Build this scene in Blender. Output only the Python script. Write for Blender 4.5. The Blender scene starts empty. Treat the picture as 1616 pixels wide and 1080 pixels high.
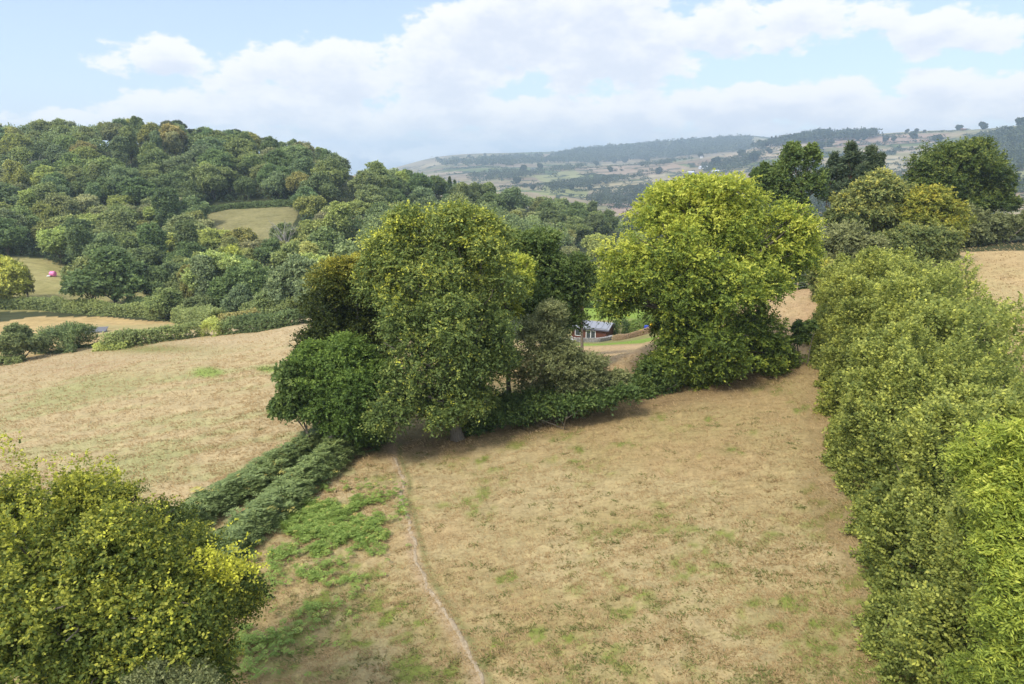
import bpy, math
import numpy as np
from mathutils import Vector

rng = np.random.default_rng(11)
sc = bpy.context.scene
COL = sc.collection
F, CX, CY = 1090.0, 808.0, 540.0           # photograph is 1616 x 1080
P = math.radians(14.9)
CP, SP = math.cos(P), math.sin(P)

# ------------------------------------------------------------------ projection helpers
def ray(px, py):
    a = (np.asarray(px, float) - CX) / F
    u = -(np.asarray(py, float) - CY) / F
    return np.stack([a + 0 * u, CP + SP * u + 0 * a, -SP + CP * u + 0 * a], -1)

def proj(p):
    p = np.asarray(p, float)
    d = p[..., 1] * CP - p[..., 2] * SP
    d = np.where(np.abs(d) < 1e-6, 1e-6, d)
    u = (p[..., 1] * SP + p[..., 2] * CP) / d
    return CX + F * p[..., 0] / d, CY - F * u, d

# ------------------------------------------------------------------ noise
def _h(ix, iy, seed):
    n = (ix.astype(np.int64) * 374761393 + iy.astype(np.int64) * 668265263 + seed * 974634541) & 0x7fffffff
    n = ((n ^ (n >> 13)) * 1274126177) & 0x7fffffff
    return ((n ^ (n >> 16)) & 0xffff) / 65535.0

def vnoise(x, y, seed=0):
    x0, y0 = np.floor(x), np.floor(y)
    fx, fy = x - x0, y - y0
    fx = fx * fx * (3 - 2 * fx); fy = fy * fy * (3 - 2 * fy)
    ix, iy = x0.astype(np.int64), y0.astype(np.int64)
    a, b = _h(ix, iy, seed), _h(ix + 1, iy, seed)
    c, d = _h(ix, iy + 1, seed), _h(ix + 1, iy + 1, seed)
    return (a * (1 - fx) + b * fx) * (1 - fy) + (c * (1 - fx) + d * fx) * fy

def fbm(x, y, seed=0, oct=4):
    s, a, t = 0.0, 1.0, 0.0
    for o in range(oct):
        s = s + a * vnoise(x * 2 ** o + 17.3 * o, y * 2 ** o - 9.1 * o, seed + o)
        t += a; a *= 0.5
    return s / t

def sstep(e0, e1, x):
    t = np.clip((x - e0) / (e1 - e0), 0, 1)
    return t * t * (3 - 2 * t)

# ------------------------------------------------------------------ the lie of the land
def _controls():
    pts = []
    # the near pasture is one gentle plane falling to the left
    for azd in range(-95, 96, 10):
        for r in (5, 10, 18, 30, 45, 60, 80, 100):
            if r > 62 and -22 < azd < 14: continue
            if r > 85 and azd < 30: continue
            x, y = r * math.sin(math.radians(azd)), r * math.cos(math.radians(azd))
            z = -20.8 + 0.095 * x
            if x < -50: z += 0.05 * (x + 50) * 0
            pts.append((x, y, z))
    cols = {
        -420: [(100, 590), (150, 515), (175, 480), (212, 410), (290, 320), (390, 222), (430, 224), (700, 300), (1500, 300), (4000, 262), (6800, 265)],
        0: [(100, 575), (125, 540), (150, 507), (175, 474), (200, 424), (212, 408), (290, 320), (390, 230), (430, 232), (700, 300), (1500, 300), (4000, 262), (6800, 265)],
        250: [(104, 540), (150, 503), (172, 478), (200, 452), (290, 335), (385, 227), (430, 230), (700, 300), (1500, 300), (4000, 262), (6800, 265)],
        400: [(102, 527), (150, 492), (175, 467), (205, 436), (268, 352), (292, 325), (390, 241), (430, 244), (700, 300), (1500, 305), (4000, 262)],
        480: [(100, 514), (150, 480), (190, 440), (280, 335), (385, 262), (430, 265), (700, 318), (1500, 318), (4000, 285), (6800, 285)],
        600: [(85, 545), (120, 522), (150, 490), (190, 440), (280, 350), (400, 286), (440, 289), (700, 325), (1500, 318), (2500, 295), (4000, 278), (6800, 280)],
        680: [(1500, 312), (2500, 278), (4200, 252), (4600, 250), (6800, 264)],
        750: [(78, 573), (110, 547), (150, 500), (190, 455), (280, 385), (300, 372), (400, 320), (440, 323), (700, 335), (1000, 330), (1500, 308), (2500, 273)],
        830: [(1000, 332), (1500, 305), (2000, 286), (2600, 268), (3600, 255), (4600, 241), (5200, 243), (6800, 262)],
        900: [(80, 566), (115, 546), (135, 539), (150, 533), (168, 500), (190, 470), (240, 425), (300, 400), (400, 340), (440, 342), (700, 345)],
        985: [(80, 561), (115, 543), (135, 536), (150, 527), (168, 497), (190, 468), (240, 427), (320, 400), (390, 376), (450, 370), (700, 352), (1000, 340), (1300, 331), (1600, 311), (2000, 288), (2600, 263), (3000, 262), (3800, 250), (4600, 228), (5200, 230), (6800, 260)],
        1100: [(80, 545), (110, 525), (150, 480), (300, 425), (700, 360), (1000, 336), (1300, 325), (1600, 305), (2000, 277), (2600, 252), (3000, 253), (3600, 241), (4700, 219), (5200, 221), (6800, 255)],
        1190: [(92, 480), (110, 470), (150, 455), (300, 410), (700, 355), (1000, 330), (1300, 315), (1600, 296), (2000, 265), (2600, 236), (3000, 238), (4700, 215), (5200, 217), (6800, 250)],
        1290: [(92, 455), (130, 440), (180, 415), (300, 390), (700, 350), (1000, 325), (1300, 300), (1600, 275), (2000, 245), (2500, 219), (2700, 217), (3300, 235), (5000, 232), (6800, 250)],
        1450: [(107, 408), (125, 398), (200, 390), (500, 355), (1000, 310), (1300, 285), (1600, 262), (2000, 235), (2500, 209), (2700, 209), (3300, 230), (5000, 230), (6800, 250)],
        1616: [(110, 385), (140, 375), (250, 365), (500, 345), (700, 325), (1000, 290), (1300, 258), (1600, 225), (1900, 201), (2200, 199), (2700, 215), (5000, 225), (6800, 250)],
        2150: [(120, 385), (140, 375), (250, 365), (500, 345), (700, 325), (1000, 290), (1300, 258), (1600, 225), (1900, 190), (2200, 190), (2700, 215), (5000, 225), (6800, 250)],
    }
    for px, lst in cols.items():
        for Y, py in lst:
            d = ray(px, py); d = d * (Y / d[1])
            pts.append(tuple(d))
    return np.array(pts)

_C = _controls()
def _feat(x, y):
    r = np.sqrt(x * x + y * y)
    return np.stack([np.arctan2(x, y) * 2.6, np.log(np.maximum(r, 2.0))], -1), r
_U, _R = _feat(_C[:, 0], _C[:, 1])
def _phi(d2): return 0.5 * d2 * np.log(d2 + 1e-12)
_n = len(_U)
_K = _phi(((_U[:, None] - _U[None]) ** 2).sum(-1)) + 2e-4 * np.eye(_n)
_Pm = np.concatenate([np.ones((_n, 1)), _U], 1)
_A = np.block([[_K, _Pm], [_Pm.T, np.zeros((3, 3))]])
_w = np.linalg.solve(_A, np.concatenate([_C[:, 2] / (_R + 30), np.zeros(3)]))

_GA = np.linspace(math.radians(-101), math.radians(101), 760); _GL = np.linspace(math.log(4.0), math.log(9500.), 640)
def _tps():
    A, R = np.meshgrid(_GA * 2.6, _GL, indexing='ij'); q = np.stack([A.ravel(), R.ravel()], -1)
    out = np.empty(len(q))
    for i in range(0, len(q), 30000):
        b = q[i:i + 30000]
        d2 = (b[:, None, 0] - _U[None, :, 0]) ** 2 + (b[:, None, 1] - _U[None, :, 1]) ** 2
        out[i:i + 30000] = _phi(d2) @ _w[:_n] + _w[_n] + b @ _w[_n + 1:]
    return out.reshape(A.shape)
_G = _tps()

def land(x, y):
    """smooth height of the land under x, y"""
    x = np.nan_to_num(np.asarray(x, float)); y = np.nan_to_num(np.asarray(y, float))
    sh = x.shape
    u, r = _feat(x.ravel(), y.ravel())
    ga = np.clip((u[:, 0] / 2.6 - _GA[0]) / (_GA[1] - _GA[0]), 0, len(_GA) - 1.001)
    gl = np.clip((np.log(np.maximum(r, 4.0)) - _GL[0]) / (_GL[1] - _GL[0]), 0, len(_GL) - 1.001)
    i, j = ga.astype(int), gl.astype(int); a, b = ga - i, gl - j
    out = (_G[i, j] * (1 - a) + _G[i + 1, j] * a) * (1 - b) + (_G[i, j + 1] * (1 - a) + _G[i + 1, j + 1] * a) * b
    z = out * (r + 30)
    # rolling undulations that grow with distance
    far = sstep(900, 2500, r)
    z = z + far * (fbm(x.ravel() / 420, y.ravel() / 420, 3, 4) - .5) * 14
    z = z + sstep(20, 60, r) * (fbm(x.ravel() / 19, y.ravel() / 19, 5, 3) - .5) * .8 * (1 - far)
    return z.reshape(sh)

PATH_PX = [(622, 722), (630, 742), (637, 760), (634, 790), (645, 820), (652, 850), (657, 880), (668, 915), (690, 950), (712, 985), (735, 1025), (756, 1070), (765, 1100), (772, 1140)]

def rough(x, y):
    """tussocks and hoof marks of the near pasture"""
    r = np.sqrt(x * x + y * y)
    k = 1 - sstep(70, 130, r)
    a = 0.5
    u = x * math.cos(a) + y * math.sin(a); v = -x * math.sin(a) + y * math.cos(a)
    return k * ((fbm(u * 1.1, v * 2.6, 21, 3) - .5) * .34 + (vnoise(x * 3.1, y * 3.1, 31) - .5) * .10)

def ground_z(x, y):
    return land(x, y) + rough(np.asarray(x, float), np.asarray(y, float))

def hit(px, py, y0=8., y1=6500.):
    """where the sight line through a point of the photograph meets the land"""
    d = ray(px, py); d = d / d[1]
    Ys = np.exp(np.linspace(math.log(y0), math.log(y1), 900))
    z = land(d[0] * Ys, Ys) - d[2] * Ys
    k = np.argmax(z > 0)
    if not (z > 0).any(): k = len(Ys) - 1
    k = max(k, 1)
    t = z[k - 1] / (z[k - 1] - z[k] + 1e-12)
    Y = Ys[k - 1] + np.clip(t, 0, 1) * (Ys[k] - Ys[k - 1])
    return np.array([d[0] * Y, Y, float(land(np.array([d[0] * Y]), np.array([Y]))[0])])

def stand(px, Y):
    """point of the land at forward distance Y seen in column px"""
    z = -20.0
    for _ in range(6):
        x = (px - CX) / F * (Y * CP - z * SP)
        z = float(land(np.array([x]), np.array([Y]))[0])
    return np.array([x, Y, z])

def inpoly(px, py, poly):
    inside = np.zeros(px.shape, bool)
    n = len(poly)
    j = n - 1
    for i in range(n):
        xi, yi = poly[i]; xj, yj = poly[j]
        c = ((yi > py) != (yj > py)) & (px < (xj - xi) * (py - yi) / (yj - yi + 1e-12) + xi)
        inside ^= c
        j = i
    return inside

# ------------------------------------------------------------------ mesh and object helpers
def new_mesh(name, V, Fq, mats=(), attrs=None, face_attrs=None, smooth=False, mat_idx=None):
    """V (n,3), Fq (m,k) with equal-sized faces, or a list of such arrays"""
    me = bpy.data.meshes.new(name)
    fl = Fq if isinstance(Fq, list) else [Fq]
    fl = [np.asarray(f, np.int32) for f in fl if len(f)]
    V = np.asarray(V, np.float32)
    me.vertices.add(len(V)); me.vertices.foreach_set('co', V.ravel())
    tot = sum(f.size for f in fl); nf = sum(len(f) for f in fl)
    me.loops.add(tot); me.polygons.add(nf)
    me.loops.foreach_set('vertex_index', np.concatenate([f.ravel() for f in fl]))
    sizes = np.concatenate([np.full(len(f), f.shape[1], np.int32) for f in fl])
    starts = np.concatenate([[0], np.cumsum(sizes)[:-1]]).astype(np.int32)
    me.polygons.foreach_set('loop_start', starts)
    try: me.polygons.foreach_set('loop_total', sizes)
    except Exception: pass
    if smooth: me.polygons.foreach_set('use_smooth', np.ones(nf, bool))
    for m in mats: me.materials.append(m)
    if mat_idx is not None: me.polygons.foreach_set('material_index', np.asarray(mat_idx, np.int32))
    me.update(calc_edges=True)
    for k, a in (attrs or {}).items():
        a = np.asarray(a, np.float32)
        if a.ndim == 2:
            at = me.attributes.new(k, 'FLOAT_COLOR', 'POINT'); at.data.foreach_set('color', np.concatenate([a, np.ones((len(a), 1), np.float32)], 1).ravel())
        else:
            at = me.attributes.new(k, 'FLOAT', 'POINT'); at.data.foreach_set('value', a)
    for k, a in (face_attrs or {}).items():
        at = me.attributes.new(k, 'FLOAT', 'FACE'); at.data.foreach_set('value', np.asarray(a, np.float32))
    return me

def link(name, data, parent=None, loc=None, label=None, cat=None, group=None, kind=None):
    o = bpy.data.objects.new(name, data); COL.objects.link(o)
    if parent is not None: o.parent = parent
    if loc is not None: o.location = loc
    if label: o['label'] = label
    if cat: o['category'] = cat
    if group: o['group'] = group
    if kind: o['kind'] = kind
    return o

def thing(name, label, cat, loc, group=None):
    o = link(name, None, None, loc, label, cat, group)
    o.empty_display_size = 0.3
    return o

# ------------------------------------------------------------------ materials
def mat(name):
    m = bpy.data.materials.new(name); m.use_nodes = True
    nt = m.node_tree; nt.nodes.clear()
    return m, nt, nt.nodes, nt.links

def N(nt, t, **kw):
    n = nt.nodes.new(t)
    for k, v in kw.items():
        if k in n.inputs: n.inputs[k].default_value = v
        else: setattr(n, k, v)
    return n

def ramp(nt, stops, interp='LINEAR'):
    r = nt.nodes.new('ShaderNodeValToRGB'); r.color_ramp.interpolation = interp
    e = r.color_ramp.elements
    while len(e) < len(stops): e.new(0.5)
    for i, (p, c) in enumerate(stops):
        e[i].position = p; e[i].color = (*c, 1)
    return r

def leaf_mat(name, stops, trans=.28, rough=.55, objcol=False, gain=2.1):
    stops = [(p, tuple(min(v * gain, .7) for v in c)) for p, c in stops]; trans = min(trans + .06, .45)
    m, nt, nodes, L = mat(name)
    at = N(nt, 'ShaderNodeAttribute', attribute_name='tint')
    rp = ramp(nt, stops); L.new(at.outputs['Fac'], rp.inputs[0])
    col = rp.outputs[0]
    if objcol:
        oi = N(nt, 'ShaderNodeObjectInfo')
        mx = N(nt, 'ShaderNodeMix', data_type='RGBA', blend_type='MULTIPLY'); mx.inputs[0].default_value = 1
        L.new(col, mx.inputs[6]); L.new(oi.outputs['Color'], mx.inputs[7]); col = mx.outputs[2]
    b = N(nt, 'ShaderNodeBsdfPrincipled', Roughness=rough)
    b.inputs['Specular IOR Level'].default_value = .22
    L.new(col, b.inputs['Base Color'])
    t = N(nt, 'ShaderNodeBsdfTranslucent'); L.new(col, t.inputs[0])
    mi = N(nt, 'ShaderNodeMixShader'); mi.inputs[0].default_value = trans
    L.new(b.outputs[0], mi.inputs[1]); L.new(t.outputs[0], mi.inputs[2])
    o = N(nt, 'ShaderNodeOutputMaterial'); L.new(mi.outputs[0], o.inputs[0])
    return m

def noisy_mat(name, c1, c2, scale=5., rough=.8, bump=.3, stretch=(1, 1, 1), detail=6, c3=None, spec=.3, bumpdist=.03):
    m, nt, nodes, L = mat(name)
    tc = N(nt, 'ShaderNodeTexCoord'); mp = N(nt, 'ShaderNodeMapping'); mp.inputs['Scale'].default_value = stretch
    L.new(tc.outputs['Object'], mp.inputs[0])
    nz = N(nt, 'ShaderNodeTexNoise', Scale=scale, Detail=detail, Roughness=.62); L.new(mp.outputs[0], nz.inputs['Vector'])
    st = [(.3, c1), (.7, c2)] if c3 is None else [(.28, c1), (.5, c2), (.72, c3)]
    rp = ramp(nt, st); L.new(nz.outputs['Fac'], rp.inputs[0])
    b = N(nt, 'ShaderNodeBsdfPrincipled', Roughness=rough); b.inputs['Specular IOR Level'].default_value = spec
    L.new(rp.outputs[0], b.inputs['Base Color'])
    if bump:
        bp = N(nt, 'ShaderNodeBump', Strength=bump, Distance=bumpdist); L.new(nz.outputs['Fac'], bp.inputs['Height']); L.new(bp.outputs[0], b.inputs['Normal'])
    o = N(nt, 'ShaderNodeOutputMaterial'); L.new(b.outputs[0], o.inputs[0])
    return m
# ------------------------------------------------------------------ camera, sun, sky
cam = bpy.data.cameras.new('camera'); cam.sensor_width = 36; cam.lens = 36 * F / 1616.0
cam.clip_start = .3; cam.clip_end = 40000
co = bpy.data.objects.new('camera', cam); COL.objects.link(co)
co.rotation_euler = (math.radians(90) - P, 0, 0); sc.camera = co

SUN_AZ, SUN_EL = math.radians(-138), math.radians(50)      # from the left of the view
sdir = Vector((math.sin(SUN_AZ) * math.cos(SUN_EL), math.cos(SUN_AZ) * math.cos(SUN_EL), math.sin(SUN_EL)))
sun = bpy.data.lights.new('sun', 'SUN'); sun.energy = 2.2; sun.angle = math.radians(14); sun.color = (1, .93, .82)
so = bpy.data.objects.new('sun', sun); COL.objects.link(so)
so.rotation_euler = (-sdir).to_track_quat('-Z', 'Y').to_euler()

w = bpy.data.worlds.new('World'); sc.world = w; w.use_nodes = True
nt = w.node_tree; nt.nodes.clear(); L = nt.links
def M(op, a, b=None, c=None, clamp=False):
    n = nt.nodes.new('ShaderNodeMath'); n.operation = op; n.use_clamp = clamp
    for i, v in enumerate((a, b, c)):
        if v is None: continue
        if isinstance(v, (int, float)): n.inputs[i].default_value = v
        else: L.new(v, n.inputs[i])
    return n.outputs[0]
sky = N(nt, 'ShaderNodeTexSky', sky_type='NISHITA', sun_disc=False, sun_elevation=SUN_EL, sun_rotation=SUN_AZ, altitude=150., air_density=1.0, dust_density=1.2, ozone_density=1.6)
tc = N(nt, 'ShaderNodeTexCoord')
# clouds as banks at bearings and heights above the horizon (degrees)
BANKS = [(250, 92, 112, 40, .8), (170, 78, 40, 22, .45), (360, 120, 90, 45, .6), (520, 115, 160, 66, .85), (700, 105, 110, 90, 1.0), (790, 55, 130, 90, 1.1),
         (960, 75, 190, 95, .95), (900, 20, 200, 70, 1.0), (1130, 50, 130, 55, .7), (1240, 40, 140, 55, .75), (1490, 52, 140, 46, .9), (1350, 20, 120, 40, .6),
         (80, 180, 80, 18, .7), (30, 188, 60, 14, .5), (270, 172, 130, 38, .95), (440, 165, 160, 44, .95), (560, 195, 130, 36, .8), (720, 178, 150, 42, .9),
         (860, 185, 150, 40, .9), (1000, 178, 150, 40, 1.0), (1160, 165, 150, 42, 1.0), (1280, 165, 140, 48, 1.05), (1400, 180, 120, 44, .8),
         (1480, 150, 110, 52, 1.0), (1590, 150, 110, 48, 1.0), (1200, 200, 500, 28, .55), (760, 225, 260, 14, .3), (440, 215, 300, 22, .5), (900, 214, 480, 26, .55), (640, 240, 260, 22, .45), (1300, 205, 300, 20, .5)]
def to_dir(px, py):
    d = ray(px, py); d = d / np.linalg.norm(d)
    return math.degrees(math.atan2(d[0], d[1])), math.degrees(math.asin(d[2]))
def cloud_group():
    g = bpy.data.node_groups.new('cloud_field', 'ShaderNodeTree')
    g.interface.new_socket('Vector', in_out='INPUT', socket_type='NodeSocketVector')
    g.interface.new_socket('Lift', in_out='INPUT', socket_type='NodeSocketFloat')
    g.interface.new_socket('Field', in_out='OUTPUT', socket_type='NodeSocketFloat')
    gi = g.nodes.new('NodeGroupInput'); go = g.nodes.new('NodeGroupOutput')
    def m(op, a, b=None, c=None):
        n = g.nodes.new('ShaderNodeMath'); n.operation = op
        for i, v in enumerate((a, b, c)):
            if v is None: continue
            if isinstance(v, (int, float)): n.inputs[i].default_value = v
            else: g.links.new(v, n.inputs[i])
        return n.outputs[0]
    sp = g.nodes.new('ShaderNodeSeparateXYZ'); g.links.new(gi.outputs[0], sp.inputs[0])
    az = m('DEGREES', m('ARCTAN2', sp.outputs[0], sp.outputs[1]))
    el = m('ADD', m('DEGREES', m('ARCSINE', sp.outputs[2])), gi.outputs[1])
    cv = g.nodes.new('ShaderNodeCombineXYZ'); g.links.new(m('MULTIPLY', az, .55), cv.inputs[0]); g.links.new(el, cv.inputs[1])
    def noise(scale, det, rough, off):
        ad = g.nodes.new('ShaderNodeVectorMath'); ad.operation = 'ADD'; ad.inputs[1].default_value = off; g.links.new(cv.outputs[0], ad.inputs[0])
        nz = g.nodes.new('ShaderNodeTexNoise'); nz.inputs['Scale'].default_value = scale; nz.inputs['Detail'].default_value = det; nz.inputs['Roughness'].default_value = rough
        g.links.new(ad.outputs[0], nz.inputs['Vector']); return nz
    wob = noise(.35, 3, .5, (3.1, 8.2, 0)); ws = g.nodes.new('ShaderNodeSeparateColor'); g.links.new(wob.outputs['Color'], ws.inputs[0])
    az2 = m('ADD', az, m('MULTIPLY_ADD', ws.outputs[0], 4.0, -2.0)); el2 = m('ADD', el, m('MULTIPLY_ADD', ws.outputs[1], 1.4, -.7))
    cur = None
    for (px, py, rx, ry, s) in BANKS:
        a, e = to_dir(px, py)
        ra = abs(to_dir(px + rx, py)[0] - a) * 1.04; re = abs(to_dir(px, py - ry)[1] - e) * 1.0
        u = m('MULTIPLY_ADD', az2, 1 / ra, -a / ra); v = m('MULTIPLY_ADD', el2, 1 / re, -e / re)
        d = m('ADD', m('MULTIPLY', u, u), m('MULTIPLY', v, v))
        f = m('MULTIPLY_ADD', d, -s, s)
        cur = f if cur is None else m('SMOOTH_MAX', cur, f, .12)
    # the rest of the sky, outside the part the photograph shows
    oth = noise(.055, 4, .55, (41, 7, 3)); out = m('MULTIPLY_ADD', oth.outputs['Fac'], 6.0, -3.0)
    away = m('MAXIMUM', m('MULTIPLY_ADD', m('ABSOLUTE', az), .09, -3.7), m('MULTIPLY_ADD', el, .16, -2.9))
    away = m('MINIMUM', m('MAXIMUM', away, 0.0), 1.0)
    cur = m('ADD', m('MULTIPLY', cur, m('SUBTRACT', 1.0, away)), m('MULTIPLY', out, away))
    puff = noise(.62, 8, .6, (0, 0, 0))
    cur = m('ADD', cur, m('MULTIPLY_ADD', puff.outputs['Fac'], 2.3, -1.27))
    g.links.new(cur, go.inputs[0])
    return g
cg = cloud_group()
def field(lift):
    n = nt.nodes.new('ShaderNodeGroup'); n.node_tree = cg; L.new(tc.outputs['Generated'], n.inputs[0]); n.inputs[1].default_value = lift
    return n.outputs[0]
f0, f1 = field(0.0), field(1.0)
dens = N(nt, 'ShaderNodeMapRange', interpolation_type='SMOOTHSTEP'); L.new(f0, dens.inputs[0]); dens.inputs[1].default_value = .0; dens.inputs[2].default_value = .36
above = N(nt, 'ShaderNodeMapRange', interpolation_type='SMOOTHSTEP'); L.new(f1, above.inputs[0]); above.inputs[1].default_value = -.1; above.inputs[2].default_value = 1.1
cc = ramp(nt, [(0, (1.0, 1.0, 1.0)), (.45, (.91, .93, .975)), (1, (.76, .81, .91))]); L.new(above.outputs[0], cc.inputs[0])
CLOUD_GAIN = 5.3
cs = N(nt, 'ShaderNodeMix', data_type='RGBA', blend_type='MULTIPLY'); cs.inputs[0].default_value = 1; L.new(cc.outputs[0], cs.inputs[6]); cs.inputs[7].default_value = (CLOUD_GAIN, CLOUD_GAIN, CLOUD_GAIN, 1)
# unseen clouds overhead and behind, made brighter to add fill light
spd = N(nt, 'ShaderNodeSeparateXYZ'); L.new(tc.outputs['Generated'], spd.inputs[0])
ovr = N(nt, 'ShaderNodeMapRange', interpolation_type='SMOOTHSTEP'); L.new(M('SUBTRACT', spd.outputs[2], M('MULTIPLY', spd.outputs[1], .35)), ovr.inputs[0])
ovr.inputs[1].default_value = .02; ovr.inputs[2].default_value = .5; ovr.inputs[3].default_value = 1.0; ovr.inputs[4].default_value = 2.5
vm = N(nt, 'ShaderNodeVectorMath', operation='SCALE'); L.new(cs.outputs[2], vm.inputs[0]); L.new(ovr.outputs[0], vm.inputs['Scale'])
veil = N(nt, 'ShaderNodeMix', data_type='RGBA'); veil.inputs[0].default_value = .52; L.new(sky.outputs[0], veil.inputs[6]); veil.inputs[7].default_value = (3.5, 4.15, 5.6, 1)
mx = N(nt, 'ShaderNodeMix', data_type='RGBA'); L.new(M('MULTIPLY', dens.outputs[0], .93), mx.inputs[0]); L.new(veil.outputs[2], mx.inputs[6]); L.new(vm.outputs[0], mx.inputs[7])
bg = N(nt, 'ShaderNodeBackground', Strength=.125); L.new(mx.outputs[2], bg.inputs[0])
wo = N(nt, 'ShaderNodeOutputWorld'); L.new(bg.outputs[0], wo.inputs[0])
w.cycles.sampling_method = 'MANUAL'; w.cycles.sample_map_resolution = 512

vs = sc.view_settings
sc.display_settings.display_device = 'sRGB'
vs.view_transform = 'Standard'; vs.look = 'None'; vs.exposure = 0.72; vs.gamma = 1
cy = sc.cycles
cy.max_bounces = 6; cy.diffuse_bounces = 3; cy.glossy_bounces = 1; cy.transmission_bounces = 3; cy.transparent_max_bounces = 8; cy.volume_bounces = 1
cy.use_denoising = True
cy.caustics_reflective = False; cy.caustics_refractive = False
sc.render.use_persistent_data = False

# ------------------------------------------------------------------ the hazy air
HAZE = 1.85e-4
m, hnt, nodes, hl = mat('hazy_air')
pv = N(hnt, 'ShaderNodeVolumePrincipled'); pv.inputs['Color'].default_value = (.67, .84, 1.0, 1); pv.inputs['Density'].default_value = HAZE
pv.inputs['Anisotropy'].default_value = .25
ho = N(hnt, 'ShaderNodeOutputMaterial'); hl.new(pv.outputs[0], ho.inputs['Volume'])
def boxmesh(name, x0, x1, y0, y1, z0, z1, mats):
    V = [(x, y, z) for z in (z0, z1) for y in (y0, y1) for x in (x0, x1)]
    return new_mesh(name, V, np.array([(0, 2, 3, 1), (4, 5, 7, 6), (0, 1, 5, 4), (2, 6, 7, 3), (0, 4, 6, 2), (1, 3, 7, 5)]), mats)
link('haze', boxmesh('haze', -9000, 9000, -900, 8000, -260, 175, [m]), kind='stuff')
# ------------------------------------------------------------------ ground
def polar(az, r):
    A, R = np.meshgrid(az, r)
    return (R * np.sin(A)).ravel(), (R * np.cos(A)).ravel()
def grid_faces(na, nr):
    i = np.arange(nr - 1)[:, None] * na + np.arange(na - 1)[None]
    return np.stack([i, i + 1, i + 1 + na, i + na], -1).reshape(-1, 4)
def C(*c): return np.array(c, float)
def lerp(a, b, t): return a * (1 - t[:, None]) + b * t[:, None]
TAN, PALE, GREEN, DGREEN, SOIL_SHADE = C(.338, .262, .118), C(.395, .312, .158), C(.19, .205, .052), C(.14, .165, .045), C(.20, .125, .065)

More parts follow.
